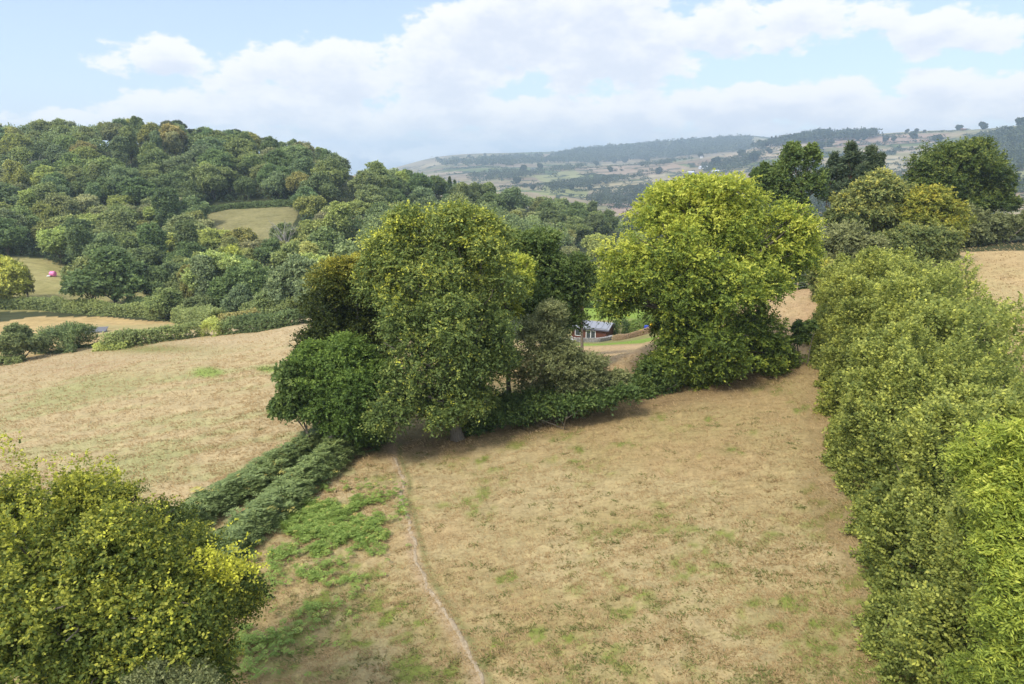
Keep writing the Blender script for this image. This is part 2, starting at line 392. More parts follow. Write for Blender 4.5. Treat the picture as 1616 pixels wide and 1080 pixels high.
CLEAR = [(322, 336), (360, 328), (415, 325), (462, 326), (470, 335), (462, 356), (455, 396), (340, 396), (335, 352)]
BALEF = [(30, 405), (70, 408), (112, 422), (118, 492), (-20, 492), (-20, 462), (20, 452)]
def near_colour(x, y, z):
    px, py, d = proj(np.stack([x, y, z], -1))
    n1 = fbm(x / 9, y / 9, 41, 4); n2 = fbm(x / 2.2, y / 2.2, 47, 4); n3 = fbm(x / .6, y / .6, 53, 3)
    c = lerp(TAN * np.ones((len(x), 1)), PALE, sstep(.35, .65, n1))
    c = lerp(c, C(.372, .26, .128), .5 * sstep(.52, .72, fbm(x / 6, y / 6, 61, 3)))
    g = sstep(.50, .68, n2 * .6 + n1 * .25 + .15 * n3)
    # greener sward low in the frame, at the field's upper edge and beside the bracken
    bias = np.zeros(len(x))
    bias += .55 * np.exp(-(((px - 860) / 130) ** 2 + ((py - 682 + (px - 860) * .22) / 26) ** 2))
    bias += .3 * np.exp(-(((px - 470) / 140) ** 2 + ((py - 960) / 100) ** 2))
    bias += .24 * sstep(860, 1060, py) * sstep(350, 450, px) * (1 - sstep(1250, 1400, px) * .2)
    bias += .5 * np.exp(-(((px - 1230) / 60) ** 2 + ((py - 1030) / 60) ** 2))
    bias += .45 * np.exp(-(((px - 1240) / 40) ** 2 + ((py - 600) / 16) ** 2))
    g2 = sstep(.50, .78, n2 * .55 + n3 * .25 + bias * .45 + .05)
    c = lerp(c, GREEN, np.clip(.38 * g + .55 * g2, 0, .7) * (.45 + 1.1 * sstep(.42, .62, n3)))
    # left meadow: paler, with streaks and two bright grassy spots
    left = (px < 560) & (py < 830) & (y > 38)
    st = fbm((x * .9 + y * .25) / 7, (y * 1 - x * .2) / 1.6, 71, 4)
    cl = lerp(C(.42, .326, .174) * np.ones((len(x), 1)), C(.36, .32, .15), sstep(.45, .7, st))
    cl = lerp(cl, C(.30, .29, .12), .7 * sstep(.50, .66, fbm(x / 14, y / 8, 73, 3)) * sstep(560, 620, py))
    cl = lerp(cl, C(.44, .335, .192), .8 * (1 - sstep(548, 590, py + (px - 250) * .1)))
    for (a, b, ra, rb) in ((328, 588, 26, 9), (425, 583, 22, 5)):
        cl = lerp(cl, C(.22, .29, .06), .9 * sstep(.1, .8, np.exp(-(((px - a) / ra) ** 2 + ((py - b) / rb) ** 2)) + .3 * (n3 - .5)))
    cl = lerp(cl, C(.30, .19, .10), .75 * sstep(.45, .6, n3) * np.exp(-(((px - 130) / 75) ** 2 + ((py - 578 + (px - 130) * .06) / 10) ** 2)))
    cl = lerp(cl, GREEN * .9, .8 * np.exp(-(((px - 235) / 90) ** 2 + ((py - 551) / 7) ** 2)))
    c = np.where(left[:, None], cl, c)
    # leaf litter and painted shade under the tree row and along the hedge
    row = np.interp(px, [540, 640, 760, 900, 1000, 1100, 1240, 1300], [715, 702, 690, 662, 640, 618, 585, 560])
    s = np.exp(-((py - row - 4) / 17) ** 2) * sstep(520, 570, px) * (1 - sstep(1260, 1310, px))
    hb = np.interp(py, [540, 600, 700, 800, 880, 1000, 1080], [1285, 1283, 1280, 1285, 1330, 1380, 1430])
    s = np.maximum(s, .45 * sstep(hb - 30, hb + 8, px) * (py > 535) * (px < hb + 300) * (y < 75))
    c = lerp(c, SOIL_SHADE, np.clip(s * (.35 + .7 * n2), 0, 1))
    # trodden edges of the sheep path
    pp = np.array(PATH_PX, float)
    pxx = np.interp(py, pp[:, 1], pp[:, 0]); sc_ = d / F
    q = (px - pxx) * sc_
    inp = (py > 700) & (y < 60)
    c = np.where(inp[:, None], lerp(c, C(.15, .165, .05), .75 * np.exp(-((q - .42) / .22) ** 2)), c)
    c = np.where(inp[:, None], lerp(c, C(.40, .285, .185), .6 * np.exp(-((q + .1) / .4) ** 2)), c)
    # right field
    right = (px > 1400) & (py < 560) & (x > 40)
    cr = lerp(C(.45, .33, .165) * np.ones((len(x), 1)), C(.42, .33, .16), sstep(.4, .7, fbm(x / 3, y / 12, 83, 4)))
    c = np.where(right[:, None], cr, c)
    # beyond the tree row
    mid = (px > 900) & (px < 1300) & (py < 640) & (y > 62)
    cm = lerp(C(.44, .295, .165) * np.ones((len(x), 1)), C(.44, .33, .17), n2)
    c = np.where((mid & (y < 112))[:, None], cm, c)
    lawn = (px > 880) & (px < 1060) & (y > 116)
    c = np.where(lawn[:, None], lerp(C(.17, .27, .04) * np.ones((len(x), 1)), C(.24, .30, .06), n2), c)
    return c * (.86 + .28 * n3)[:, None]

def valley_colour(x, y, z):
    px, py, d = proj(np.stack([x, y, z], -1))
    n1 = fbm(x / 22, y / 22, 141, 4); n2 = fbm(x / 5, y / 5, 147, 4)
    c = C(.035, .048, .02) * np.ones((len(x), 1))
    c = lerp(c, C(.07, .07, .03), n1)
    def field(poly, ca, cb):
        nonlocal c
        k = inpoly(px + (n2 - .5) * 6, py + (n1 - .5) * 4, poly)
        c = np.where(k[:, None], lerp(ca * np.ones((len(x), 1)), cb, n2), c)
    field([(-80, 520), (60, 500), (160, 500), (310, 512), (320, 528), (300, 560), (-80, 570)], C(.47, .335, .14), C(.42, .31, .15))
    field([(100, 512), (330, 512), (330, 535), (100, 530)], C(.36, .31, .13), C(.42, .31, .15))
    field(BALEF, C(.29, .27, .10), C(.33, .28, .12))
    field([(-400, 400), (30, 405), (-20, 492), (-400, 500)], C(.29, .27, .10), C(.33, .28, .12))
    field([(60, 455), (440, 462), (440, 490), (-50, 492)], C(.30, .26, .11), C(.22, .2, .07))
    field([(415, 430), (458, 436), (452, 475), (418, 462)], C(.31, .28, .09), C(.26, .27, .08))
    field(CLEAR, C(.20, .185, .08), C(.235, .21, .095))
    field([(530, 322), (556, 330), (560, 350), (540, 352)], C(.42, .31, .17), C(.36, .28, .14))
    field([(528, 250), (560, 252), (600, 285), (590, 300), (560, 280)], C(.47, .35, .21), C(.42, .33, .18))
    field([(575, 255), (605, 262), (600, 280), (585, 275)], C(.47, .35, .21), C(.42, .33, .18))
    field([(845, 408), (950, 420), (950, 432), (850, 425)], C(.33, .32, .10), C(.27, .27, .09))
    field([(880, 428), (950, 440), (950, 450), (930, 450)], C(.25, .25, .09), C(.2, .22, .07))
    field([(880, 500), (1080, 500), (1080, 560), (880, 560)], C(.20, .22, .06), C(.27, .22, .10))
    field([(880, 440), (1060, 440), (1060, 503), (880, 507)], C(.17, .27, .04), C(.24, .30, .06))
    return c * (.9 + .2 * n2)[:, None]

# --- far fields: a patchwork of long fields, cell by cell
frng = np.random.default_rng(5)
SA = frng.uniform(-.25, .85, 420); SR = frng.uniform(math.log(650), math.log(6500), 420)
FPAL = np.array([(.44, .35, .21), (.50, .41, .25), (.36, .27, .18), (.32, .30, .14), (.20, .24, .085), (.44, .35, .24), (.38, .34, .18), (.14, .19, .07)])
SC_ = FPAL[frng.choice(len(FPAL), 420, p=[.2, .2, .14, .1, .1, .12, .08, .06])] * frng.uniform(.85, 1.12, (420, 1))
def cells(x, y):
    r = np.sqrt(x * x + y * y)
    u = np.arctan2(x, y) + .012 * (fbm(x / 300, y / 300, 91, 2) - .5); v = np.log(r)
    a = u * 9.0; b = v * 13.0 + u * 4.0
    sa = SA * 9.0; sb = SR * 13.0 + SA * 4.0
    best = np.full(len(x), 1e9); second = best.copy(); idx = np.zeros(len(x), int)
    for k in range(len(sa)):
        dd = (a - sa[k]) ** 2 + (b - sb[k]) ** 2
        nb = dd < best
        second = np.where(nb, best, np.minimum(second, dd)); idx = np.where(nb, k, idx); best = np.where(nb, dd, best)
    return idx, np.sqrt(second) - np.sqrt(best)
FAR_STRIPS = [   # (outline, colour) of the fields that can be told apart
    ([(955, 322), (1080, 318), (1080, 338), (975, 338)], (.50, .345, .25)),
    ([(905, 296), (1050, 280), (1060, 290), (960, 305), (915, 303)], (.47, .39, .22)),
    ([(860, 290), (930, 300), (925, 312), (850, 308)], (.33, .34, .13)),
    ([(930, 285), (1050, 272), (1050, 278), (905, 294)], (.50, .42, .27)),
    ([(920, 266), (1060, 258), (1090, 265), (1020, 278), (940, 275)], (.44, .33, .23)),
    ([(840, 278), (905, 268), (920, 278), (860, 290)], (.35, .35, .16)),
    ([(985, 232), (1010, 230), (1030, 240), (1020, 248), (990, 240)], (.50, .38, .27)),
    ([(838, 248), (880, 241), (870, 254), (840, 254)], (.48, .37, .27)),
    ([(1140, 246), (1200, 232), (1310, 222), (1320, 232), (1180, 258)], (.50, .40, .27)),
    ([(1310, 218), (1500, 210), (1480, 225), (1320, 233)], (.44, .31, .23)),
    ([(1330, 240), (1480, 228), (1440, 240), (1350, 248)], (.50, .40, .27)),
    ([(1380, 205), (1620, 190), (1620, 208), (1400, 212)], (.36, .33, .18)),
    ([(1300, 250), (1420, 246), (1440, 262), (1320, 262)], (.50, .43, .27)),
    ([(1380, 262), (1425, 258), (1430, 268), (1390, 270)], (.50, .43, .27)),
    ([(1580, 305), (1700, 300), (1700, 335), (1590, 335)], (.52, .40, .26)),
    ([(1586, 256), (1660, 250), (1660, 262), (1590, 264)], (.50, .40, .25)),
    ([(1590, 270), (1660, 265), (1660, 285), (1590, 285)], (.36, .36, .16)),
]
def far_colour(x, y, z):
    px, py, d = proj(np.stack([x, y, z], -1))
    idx, edge = cells(x, y)
    n2 = fbm(x / 60, y / 60, 247, 4)
    c = SC_[idx] * .62 * (.9 + .2 * n2)[:, None]
    for poly, col in FAR_STRIPS:
        k = inpoly(px, py, poly) & (y > 650)
        c = np.where(k[:, None], np.array(col) * .68 * (.92 + .16 * n2)[:, None], c)
    c = np.where((edge < .055)[:, None], C(.035, .05, .022), c)
    return c

def ground_material(name, fine, streak, bump):
    m, nt, nodes, L = mat(name)
    at = N(nt, 'ShaderNodeAttribute', attribute_name='soil')
    geo = N(nt, 'ShaderNodeNewGeometry')
    mp = N(nt, 'ShaderNodeMapping'); mp.inputs['Rotation'].default_value = (0, 0, -.45); mp.inputs['Scale'].default_value = (.38, 1.25, 1)
    L.new(geo.outputs['Position'], mp.inputs[0])
    n1 = N(nt, 'ShaderNodeTexNoise', Scale=streak, Detail=7, Roughness=.68); L.new(mp.outputs[0], n1.inputs['Vector'])
    n2 = N(nt, 'ShaderNodeTexNoise', Scale=fine, Detail=6, Roughness=.7); L.new(geo.outputs['Position'], n2.inputs['Vector'])
    ad = N(nt, 'ShaderNodeMath', operation='ADD'); L.new(n1.outputs['Fac'], ad.inputs[0]); L.new(n2.outputs['Fac'], ad.inputs[1])
    rp = ramp(nt, [(.36, (.70, .69, .62)), (.5, (1, 1, 1)), (.64, (1.25, 1.22, 1.2))])
    hf = N(nt, 'ShaderNodeMath', operation='MULTIPLY'); hf.inputs[1].default_value = .5; L.new(ad.outputs[0], hf.inputs[0]); L.new(hf.outputs[0], rp.inputs[0])
    mx = N(nt, 'ShaderNodeMix', data_type='RGBA', blend_type='MULTIPLY'); mx.inputs[0].default_value = 1; L.new(at.outputs['Color'], mx.inputs[6]); L.new(rp.outputs[0], mx.inputs[7])
    b = N(nt, 'ShaderNodeBsdfPrincipled', Roughness=.95); b.inputs['Specular IOR Level'].default_value = .1
    L.new(mx.outputs[2], b.inputs['Base Color'])
    if bump:
        bp = N(nt, 'ShaderNodeBump', Strength=.8, Distance=bump); L.new(hf.outputs[0], bp.inputs['Height']); L.new(bp.outputs[0], b.inputs['Normal'])
    o = N(nt, 'ShaderNodeOutputMaterial'); L.new(b.outputs[0], o.inputs[0])
    return m

AZ = np.radians(np.concatenate([np.linspace(-100, -47, 40)[:-1], np.linspace(-47, 47, 820), np.linspace(47, 100, 40)[1:]]))
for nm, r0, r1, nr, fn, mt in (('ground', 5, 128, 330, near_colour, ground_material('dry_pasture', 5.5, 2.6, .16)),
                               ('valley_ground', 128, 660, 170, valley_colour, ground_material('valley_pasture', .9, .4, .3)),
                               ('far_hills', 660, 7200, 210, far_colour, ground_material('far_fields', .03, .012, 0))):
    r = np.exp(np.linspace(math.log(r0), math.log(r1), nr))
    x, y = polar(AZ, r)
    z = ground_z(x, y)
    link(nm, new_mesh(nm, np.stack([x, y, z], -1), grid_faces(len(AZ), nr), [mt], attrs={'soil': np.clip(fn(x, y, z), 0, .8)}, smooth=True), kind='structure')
# ------------------------------------------------------------------ foliage
def nrm(v): return v / (np.linalg.norm(v, axis=-1, keepdims=True) + 1e-9)
def usphere(n): return nrm(rng.normal(size=(n, 3)))

TIPS = .16
def sprays(o, d, ln, nl, leaf, wr=.30, droop=.25, nbias=None, nb=.45, tint=None, tjit=.10, spread=.8, upright=.25):
    """o, d (S,3) shoots of length ln (S,) set with nl leaves; each leaf a four-cornered blade"""
    S = len(o)
    t = (np.arange(nl)[None] + rng.uniform(.1, .9, (S, nl))) / nl
    p = o[:, None] + d[:, None] * (ln[:, None] * t)[..., None]
    p[..., 2] -= droop * ln[:, None] * t ** 2
    side = nrm(np.cross(d, nrm(rng.normal(size=(S, 3)) * .5 + np.array([0, 0, 1.]))))
    sg = np.where(np.arange(nl) % 2, 1., -1.)[None, :, None]
    ld = nrm(d[:, None] * .6 + side[:, None] * sg * spread + rng.normal(size=(S, nl, 3)) * .35 - np.array([0, 0, droop * .6]))
    b = np.zeros((S, 3)) if nbias is None else nbias
    nn = nrm(b[:, None] * nb * 1.6 + rng.normal(size=(S, nl, 3)) * (1 - nb) + np.array([0, 0, upright]))
    w = nrm(np.cross(ld, nn))
    s = leaf * rng.uniform(.65, 1.3, (S, nl, 1))
    mid = p + ld * s * .45
    V = np.stack([p, mid + w * s * wr, p + ld * s, mid - w * s * wr], 2).reshape(-1, 3)
    tt = (np.zeros(S) if tint is None else tint)[:, None] + rng.normal(size=(S, nl)) * tjit + TIPS * (t - .5)
    return V, np.clip(tt, 0, 1).ravel()

class Fol:
    def __init__(s): s.V = []; s.T = []
    def add(s, V, T): s.V.append(V); s.T.append(T)
    def count(s): return sum(len(t) for t in s.T)
    def mesh(s, name, m, origin=(0, 0, 0)):
        V = np.concatenate(s.V) - np.asarray(origin); T = np.concatenate(s.T)
        return new_mesh(name, V, np.arange(len(V), dtype=np.int32).reshape(-1, 4), [m], face_attrs={'tint': T})

def lobes_foliage(fol, lobes, leaf, lai=2.2, puff=.32, spray=.7, nl=9, droop=.25, tintf=None, wr=.30, nb=.45, inner=.22, spread=.8, down=-.55, tjit=.10, hole=.0, upb=.25, upright=.25, ptint=.09, subl=6, stint=.05, flat_=.8):
    """lobes (n,6): centre and radii. Puffs of shoots sit on the lobes' skins, thinner shoots fill them."""
    lobes = np.asarray(lobes, float)
    if subl:
        ex = []
        for l in lobes:
            u = usphere(subl); u[:, 2] += .12
            f = rng.uniform(.36, .60, subl)
            for uu, ff in zip(u, f): ex.append((*(l[:3] + uu * l[3:] * (1.02 - ff * .85)), *(l[3:] * ff * rng.uniform(.85, 1.2, 3) * np.array([1.12, 1.12, flat_]))))
            ex.append((*l[:3], *(l[3:] * .66)))
        lobes = np.array(ex); lai = lai * .62
        ltint = rng.normal(size=len(lobes)) * stint
    else: ltint = np.zeros(len(lobes))
    for k, (cx, cy, cz, rx, ry, rz) in enumerate(lobes):
        c = np.array([cx, cy, cz]); R = np.array([rx, ry, rz])
        rm = (rx * ry * rz) ** (1 / 3)
        area = 4 * math.pi * rm * rm
        nleaf = lai * area / (leaf * leaf * wr * 1.0)
        pr = puff * rm
        npuff = max(6, int(area / (pr * pr * 1.5)))
        u = usphere(npuff); u = u[u[:, 2] > down + rng.uniform(-.25, .25, len(u))]
        if hole: u = u[rng.random(len(u)) > hole]
        if not len(u): continue
        pc = c + u * R * rng.uniform(.5, 1.22, (len(u), 1))
        # drop puffs buried in other lobes
        keep = np.ones(len(u), bool)
        for j, l in enumerate(lobes):
            if j == k: continue
            q = ((pc - l[:3]) / l[3:]); keep &= (q * q).sum(1) > .35
        pc, u = pc[keep], u[keep]
        if not len(pc): continue
        ns = max(2, int(nleaf * (1 - inner) / nl / npuff))
        prs = pr * rng.uniform(.7, 1.35, len(pc))
        pid = np.repeat(np.arange(len(pc)), ns)
        S = len(pid)
        v = usphere(S); out = u[pid]
        o = pc[pid] + v * (prs[pid] * rng.random(S) ** .5 * .8)[:, None]
        d = nrm(out * .75 + v * .7 + np.array([0, 0, upb]))
        ln = spray * rng.uniform(.6, 1.3, S)
        o = o - d * (ln * .5)[:, None]
        pt = rng.normal(size=len(pc)) * ptint
        tint = (tintf(o, u[pid]) if tintf else np.full(S, .4)) + pt[pid] + ltint[k]  # tintf's upward term paints lit clump tops into the leaf colour
        V, T = sprays(o, d, ln, nl, leaf, wr, droop, nrm(out * .6 + v * .5 + np.array([0, 0, .3])), nb, tint, tjit, spread, upright)
        fol.add(V, T)
        # fill
        S = max(3, int(nleaf * inner / nl))
        u2 = usphere(S); o = c + u2 * R * (rng.uniform(.25, .85, (S, 1)))
        d = nrm(u2 + usphere(S) * .8)
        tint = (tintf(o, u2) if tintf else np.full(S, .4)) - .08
        V, T = sprays(o, d, np.full(S, spray), nl, leaf * 1.15, wr, droop, u2, nb * .6, tint, tjit, spread, upright)
        fol.add(V, T)

def tubes(paths, nseg=6):
    """paths: list of (points (k,3), radii (k,))"""
    VV, FF, n0 = [], [], 0
    for pts, rad in paths:
        pts = np.asarray(pts, float); k = len(pts)
        t = np.gradient(pts, axis=0); t = nrm(t)
        a = np.array([1., 0, 0]) if abs(t[0, 0]) < .8 else np.array([0, 1., 0])
        e1 = nrm(np.cross(t, a)); e2 = np.cross(t, e1)
        th = np.linspace(0, 2 * math.pi, nseg, endpoint=False)
        ring = pts[:, None] + (e1[:, None] * np.cos(th)[None, :, None] + e2[:, None] * np.sin(th)[None, :, None]) * np.asarray(rad)[:, None, None]
        VV.append(ring.reshape(-1, 3))
        i = np.arange(k - 1)[:, None] * nseg; j = np.arange(nseg)[None]; j2 = (j + 1) % nseg
        FF.append((np.stack([i + j, i + j2, i + nseg + j2, i + nseg + j], -1).reshape(-1, 4)) + n0)
        n0 += k * nseg
    return np.concatenate(VV), np.concatenate(FF)

def limb(a, b, r0, r1, sag=0., wig=.12, k=8):
    a, b = np.asarray(a, float), np.asarray(b, float)
    t = np.linspace(0, 1, k)[:, None]
    L_ = np.linalg.norm(b - a)
    off = rng.normal(size=3) * wig * L_; off2 = rng.normal(size=3) * wig * .5 * L_
    p = a * (1 - t) + b * t + off * (t * (1 - t)) * 1.6 + off2 * np.sin(t * 2 * math.pi) * .4
    p[:, 2] += sag * L_ * (t[:, 0] * (1 - t[:, 0]))
    return p, r0 * (1 - t[:, 0]) + r1 * t[:, 0]

def skeleton(base, lobes, r, fork=.35, twigs=3, stems=1, spreadr=.3):
    """trunk(s) from the base with limbs to every lobe"""
    lobes = np.asarray(lobes, float)
    cen = np.average(lobes[:, :3], axis=0, weights=lobes[:, 3] * lobes[:, 5])
    top = cen.copy(); base = np.asarray(base, float)
    paths = []
    H = max(top[2] - base[2], .5)
    trunks = []
    for s_ in range(stems):
        off = rng.normal(size=3) * spreadr * (stems > 1); off[2] = 0
        tp = top + off * 4
        p, rr = limb(base + off - np.array([0, 0, .4]), tp, r * 1.25, r * .45, 0, .05, 12)
        rr[0] *= 1.35; rr[1] *= 1.08
        paths.append((p, rr)); trunks.append((p, rr))
    for l in lobes:
        p, rr = trunks[rng.integers(len(trunks))]
        f = np.clip((l[2] - base[2]) / H * .55 * rng.uniform(.7, 1.1), fork * .5, .95)
        i = f * (len(p) - 1); i0 = int(i); a = p[i0] + (p[min(i0 + 1, len(p) - 1)] - p[i0]) * (i - i0)
        q, qr = limb(a, l[:3], rr[i0] * .55, rr[i0] * .18, .25, .10)
        paths.append((q, qr))
        for _ in range(twigs):
            u = usphere(1)[0]; u[2] = abs(u[2]) * .8
            k = rng.integers(3, len(q))
            paths.append(limb(q[k], l[:3] + u * l[3:] * .85, qr[k] * .5, .012 + qr[k] * .08, .1, .12, 6))
    return paths

BARK = noisy_mat('grey_bark', (.085, .07, .05), (.22, .19, .145), 9, .9, .8, (1, 1, .25))
PINEBARK = noisy_mat('pine_bark', (.12, .06, .035), (.28, .15, .085), 7, .9, .7, (1, 1, .4))

def pxlobes(lst, Y, base=None):
    """lobe outlines (column, row, half width, half height, depth offset) seen at forward distance Y -> world ellipsoids"""
    out = []
    for l in lst:
        px, py, rx, ry = l[:4]; dy = l[4] if len(l) > 4 else 0.
        d = ray(px, py); p = d * ((Y + dy) / d[1])
        dep = p[1] * CP - p[2] * SP
        a, b = rx * dep / F, ry * dep / F
        out.append((*p, a, (a + b) * .5 * .95, b))
    return np.array(out)

def broadleaf(name, label, cat, px, Y, lobes, m, leaf, trunk_r=.3, group=None, bark=None, stems=1, back=True, base=None, extra=None, twigs=3, crown='crown', **kw):
    b = stand(px, Y) if base is None else np.asarray(base, float)
    b[2] = float(ground_z(np.array([b[0]]), np.array([b[1]]))[0])
    lb = pxlobes(lobes, Y)
    if back:                                  # the far side of the crown, not seen in the photograph
        cen = lb[:, :3].mean(0); bk = lb.copy()
        R = max(np.ptp(lb[:, 0]) * .5, lb[:, 3].mean())
        sh = R * rng.uniform(.5, .95, len(bk)); bk[:, 2] -= sh * np.clip(-bk[:, 2] / bk[:, 1], 0, .7); bk[:, 1] += sh; bk[:, 0] += rng.normal(size=len(bk)) * .1 * R
        bk[:, 0] = cen[0] + (bk[:, 0] - cen[0]) * .8; bk[:, 2] -= .12 * bk[:, 5]
        lb = np.concatenate([lb, bk[::2]])
    t = thing(name, label, cat, b, group)
    fol = Fol(); lobes_foliage(fol, lb, leaf, **kw)
    if extra: extra(fol, lb, b)
    me = fol.mesh(name + '_' + crown, m, b)
    link(crown, me, t)
    V, Fq = tubes(skeleton(b, lb, trunk_r, stems=stems, twigs=twigs))
    link('trunk' if stems == 1 else 'stems', new_mesh(name + '_trunk', V - b, Fq, [bark or BARK], smooth=True), t)
    print('  ', name, fol.count(), 'leaves, height %.1f' % (lb[:, 2].max() - b[2]), 'base px', [int(v) for v in proj(b)[:2]])
    return t
# ------------------------------------------------------------------ leaf materials (leaf reflectances; the tint also paints lit clump tops)
ASH = leaf_mat('yellowing_ash_leaves', [(0, (.035, .055, .012)), (.35, (.10, .135, .022)), (.65, (.26, .275, .04)), (1, (.46, .42, .06))], .33, gain=2.15)
WALNUT = leaf_mat('dull_green_leaves', [(0, (.03, .048, .014)), (.45, (.085, .115, .03)), (.75, (.17, .185, .04)), (.9, (.42, .37, .04)), (1, (.55, .46, .05))], .28)
BEECH = leaf_mat('gold_tipped_leaves', [(0, (.02, .03, .008)), (.4, (.06, .072, .012)), (.7, (.23, .20, .03)), (1, (.42, .33, .05))], .28)
BRIGHT = leaf_mat('fresh_green_leaves', [(0, (.022, .04, .01)), (.5, (.066, .105, .022)), (1, (.15, .20, .035))], .33)
DARK = leaf_mat('dark_green_leaves', [(0, (.02, .036, .012)), (.5, (.05, .078, .02)), (1, (.12, .15, .035))], .25)
GREY = leaf_mat('grey_green_leaves', [(0, (.045, .055, .022)), (.5, (.115, .125, .048)), (1, (.21, .21, .085))], .25)
HAZEL = leaf_mat('hazel_leaves', [(0, (.035, .052, .012)), (.4, (.115, .137, .032)), (.75, (.245, .255, .056)), (1, (.46, .41, .06))], .32)
LIME = leaf_mat('yellow_green_leaves', [(0, (.025, .04, .010)), (.4, (.08, .102, .018)), (.68, (.21, .205, .03)), (.88, (.42, .34, .04)), (1, (.60, .38, .035))], .3, gain=2.05)
PINE = leaf_mat('pine_needles', [(0, (.016, .028, .014)), (.5, (.04, .058, .028)), (1, (.09, .105, .045))], .1)
BRACKEN = leaf_mat('bracken_fronds', [(0, (.032, .05, .018)), (.45, (.11, .142, .05)), (.75, (.21, .24, .082)), (1, (.40, .26, .07))], .25)
FERN = leaf_mat('bright_bracken_fronds', [(0, (.075, .115, .022)), (.5, (.13, .178, .04)), (.85, (.21, .25, .06)), (1, (.36, .24, .08))], .3)
WILLOW = leaf_mat('mixed_pale_leaves', [(0, (.045, .065, .02)), (.5, (.12, .14, .045)), (.8, (.23, .22, .06)), (1, (.40, .31, .05))], .3)

def hgrad(z0, z1, lo, hi):
    return lambda o, u: lo + (hi - lo) * np.clip((o[:, 2] - z0) / (z1 - z0), 0, 1)

# ---- the big yellow-green ash in the middle of the far field edge
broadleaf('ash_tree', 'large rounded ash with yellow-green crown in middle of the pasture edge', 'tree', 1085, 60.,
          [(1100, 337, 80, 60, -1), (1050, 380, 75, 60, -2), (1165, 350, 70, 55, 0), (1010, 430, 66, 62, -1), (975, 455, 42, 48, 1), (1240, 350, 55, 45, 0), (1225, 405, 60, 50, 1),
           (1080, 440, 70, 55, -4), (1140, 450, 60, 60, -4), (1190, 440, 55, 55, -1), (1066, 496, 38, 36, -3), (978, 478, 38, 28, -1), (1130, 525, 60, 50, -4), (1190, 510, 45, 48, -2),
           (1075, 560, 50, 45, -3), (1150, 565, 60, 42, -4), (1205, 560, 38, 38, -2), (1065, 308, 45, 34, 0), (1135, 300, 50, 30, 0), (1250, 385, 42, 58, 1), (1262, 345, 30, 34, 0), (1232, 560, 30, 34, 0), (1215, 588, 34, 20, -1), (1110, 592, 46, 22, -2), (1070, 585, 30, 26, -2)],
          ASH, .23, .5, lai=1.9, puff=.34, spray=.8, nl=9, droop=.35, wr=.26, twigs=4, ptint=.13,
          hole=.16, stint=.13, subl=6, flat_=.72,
          tintf=lambda o, u: .22 + .38 * sstep(-15, -3, o[:, 2]) + .14 * u[:, 2] + .06 * sstep(24, 28, o[:, 0]))  # yellowing crown, with lit tops painted into the tint as well
# ---- tall dull green tree in the centre with yellow sprigs
broadleaf('central_tree', 'tall dull green tree with yellow sprigs, biggest of the central clump', 'tree', 724, 50.,
          [(700, 380, 70, 50, 0), (640, 400, 60, 50, 0), (760, 395, 55, 50, 0), (610, 440, 50, 50, 1), (690, 450, 60, 50, -2), (775, 455, 48, 52, 0), (640, 490, 58, 48, -1),
           (715, 510, 62, 50, -3), (775, 525, 42, 50, -1), (640, 550, 52, 48, -2), (710, 575, 58, 48, -3), (770, 590, 40, 48, -1), (640, 620, 52, 44, -3), (620, 660, 40, 42, -4), (700, 640, 38, 45, -3),
           (650, 352, 44, 28, 0), (725, 348, 52, 25, 0), (600, 405, 32, 32, 1), (790, 560, 32, 40, 0), (748, 640, 34, 38, -2)],
          WALNUT, .20, .42, lai=1.35, puff=.33, spray=.75, nl=8, droop=.4, wr=.27, twigs=5, hole=.14, tjit=.135, ptint=.12, stint=.08,
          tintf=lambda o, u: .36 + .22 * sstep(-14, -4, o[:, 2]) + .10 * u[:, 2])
broadleaf('sycamore_tree', 'bright yellow-green tree glimpsed behind right shoulder of the central tree', 'tree', 805, 57.,
          [(800, 450, 34, 30, 0), (772, 440, 30, 28, 1), (820, 425, 26, 26, 2), (790, 490, 30, 34, 2)], ASH, .27, .2, lai=1.6, puff=.36, spray=.7, droop=.3,
          tintf=lambda o, u: .52 + .12 * u[:, 2])
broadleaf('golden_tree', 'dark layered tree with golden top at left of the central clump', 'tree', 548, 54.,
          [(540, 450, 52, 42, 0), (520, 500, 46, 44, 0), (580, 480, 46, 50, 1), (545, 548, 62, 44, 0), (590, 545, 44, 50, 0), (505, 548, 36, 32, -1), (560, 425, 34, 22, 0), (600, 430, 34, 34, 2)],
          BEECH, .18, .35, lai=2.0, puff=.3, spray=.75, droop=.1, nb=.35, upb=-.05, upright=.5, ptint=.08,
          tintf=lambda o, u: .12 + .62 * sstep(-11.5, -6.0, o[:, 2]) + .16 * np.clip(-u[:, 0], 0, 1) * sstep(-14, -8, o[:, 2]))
broadleaf('green_shrub_tree', 'fresh green bushy tree in front of the golden-topped tree', 'tree', 548, 48.5,
          [(545, 566, 46, 34, 0), (508, 588, 36, 38, 0), (582, 600, 40, 46, 0), (548, 622, 48, 44, -1), (512, 640, 30, 34, 0), (560, 662, 40, 30, -1), (484, 560, 24, 22, 0), (538, 676, 32, 20, 0), (575, 686, 28, 16, 0)],
          BRIGHT, .17, .25, lai=2.1, puff=.34, spray=.7, droop=.25, stems=3, ptint=.13,
          tintf=lambda o, u: .38 + .2 * sstep(-19, -11, o[:, 2]) + .18 * u[:, 2])
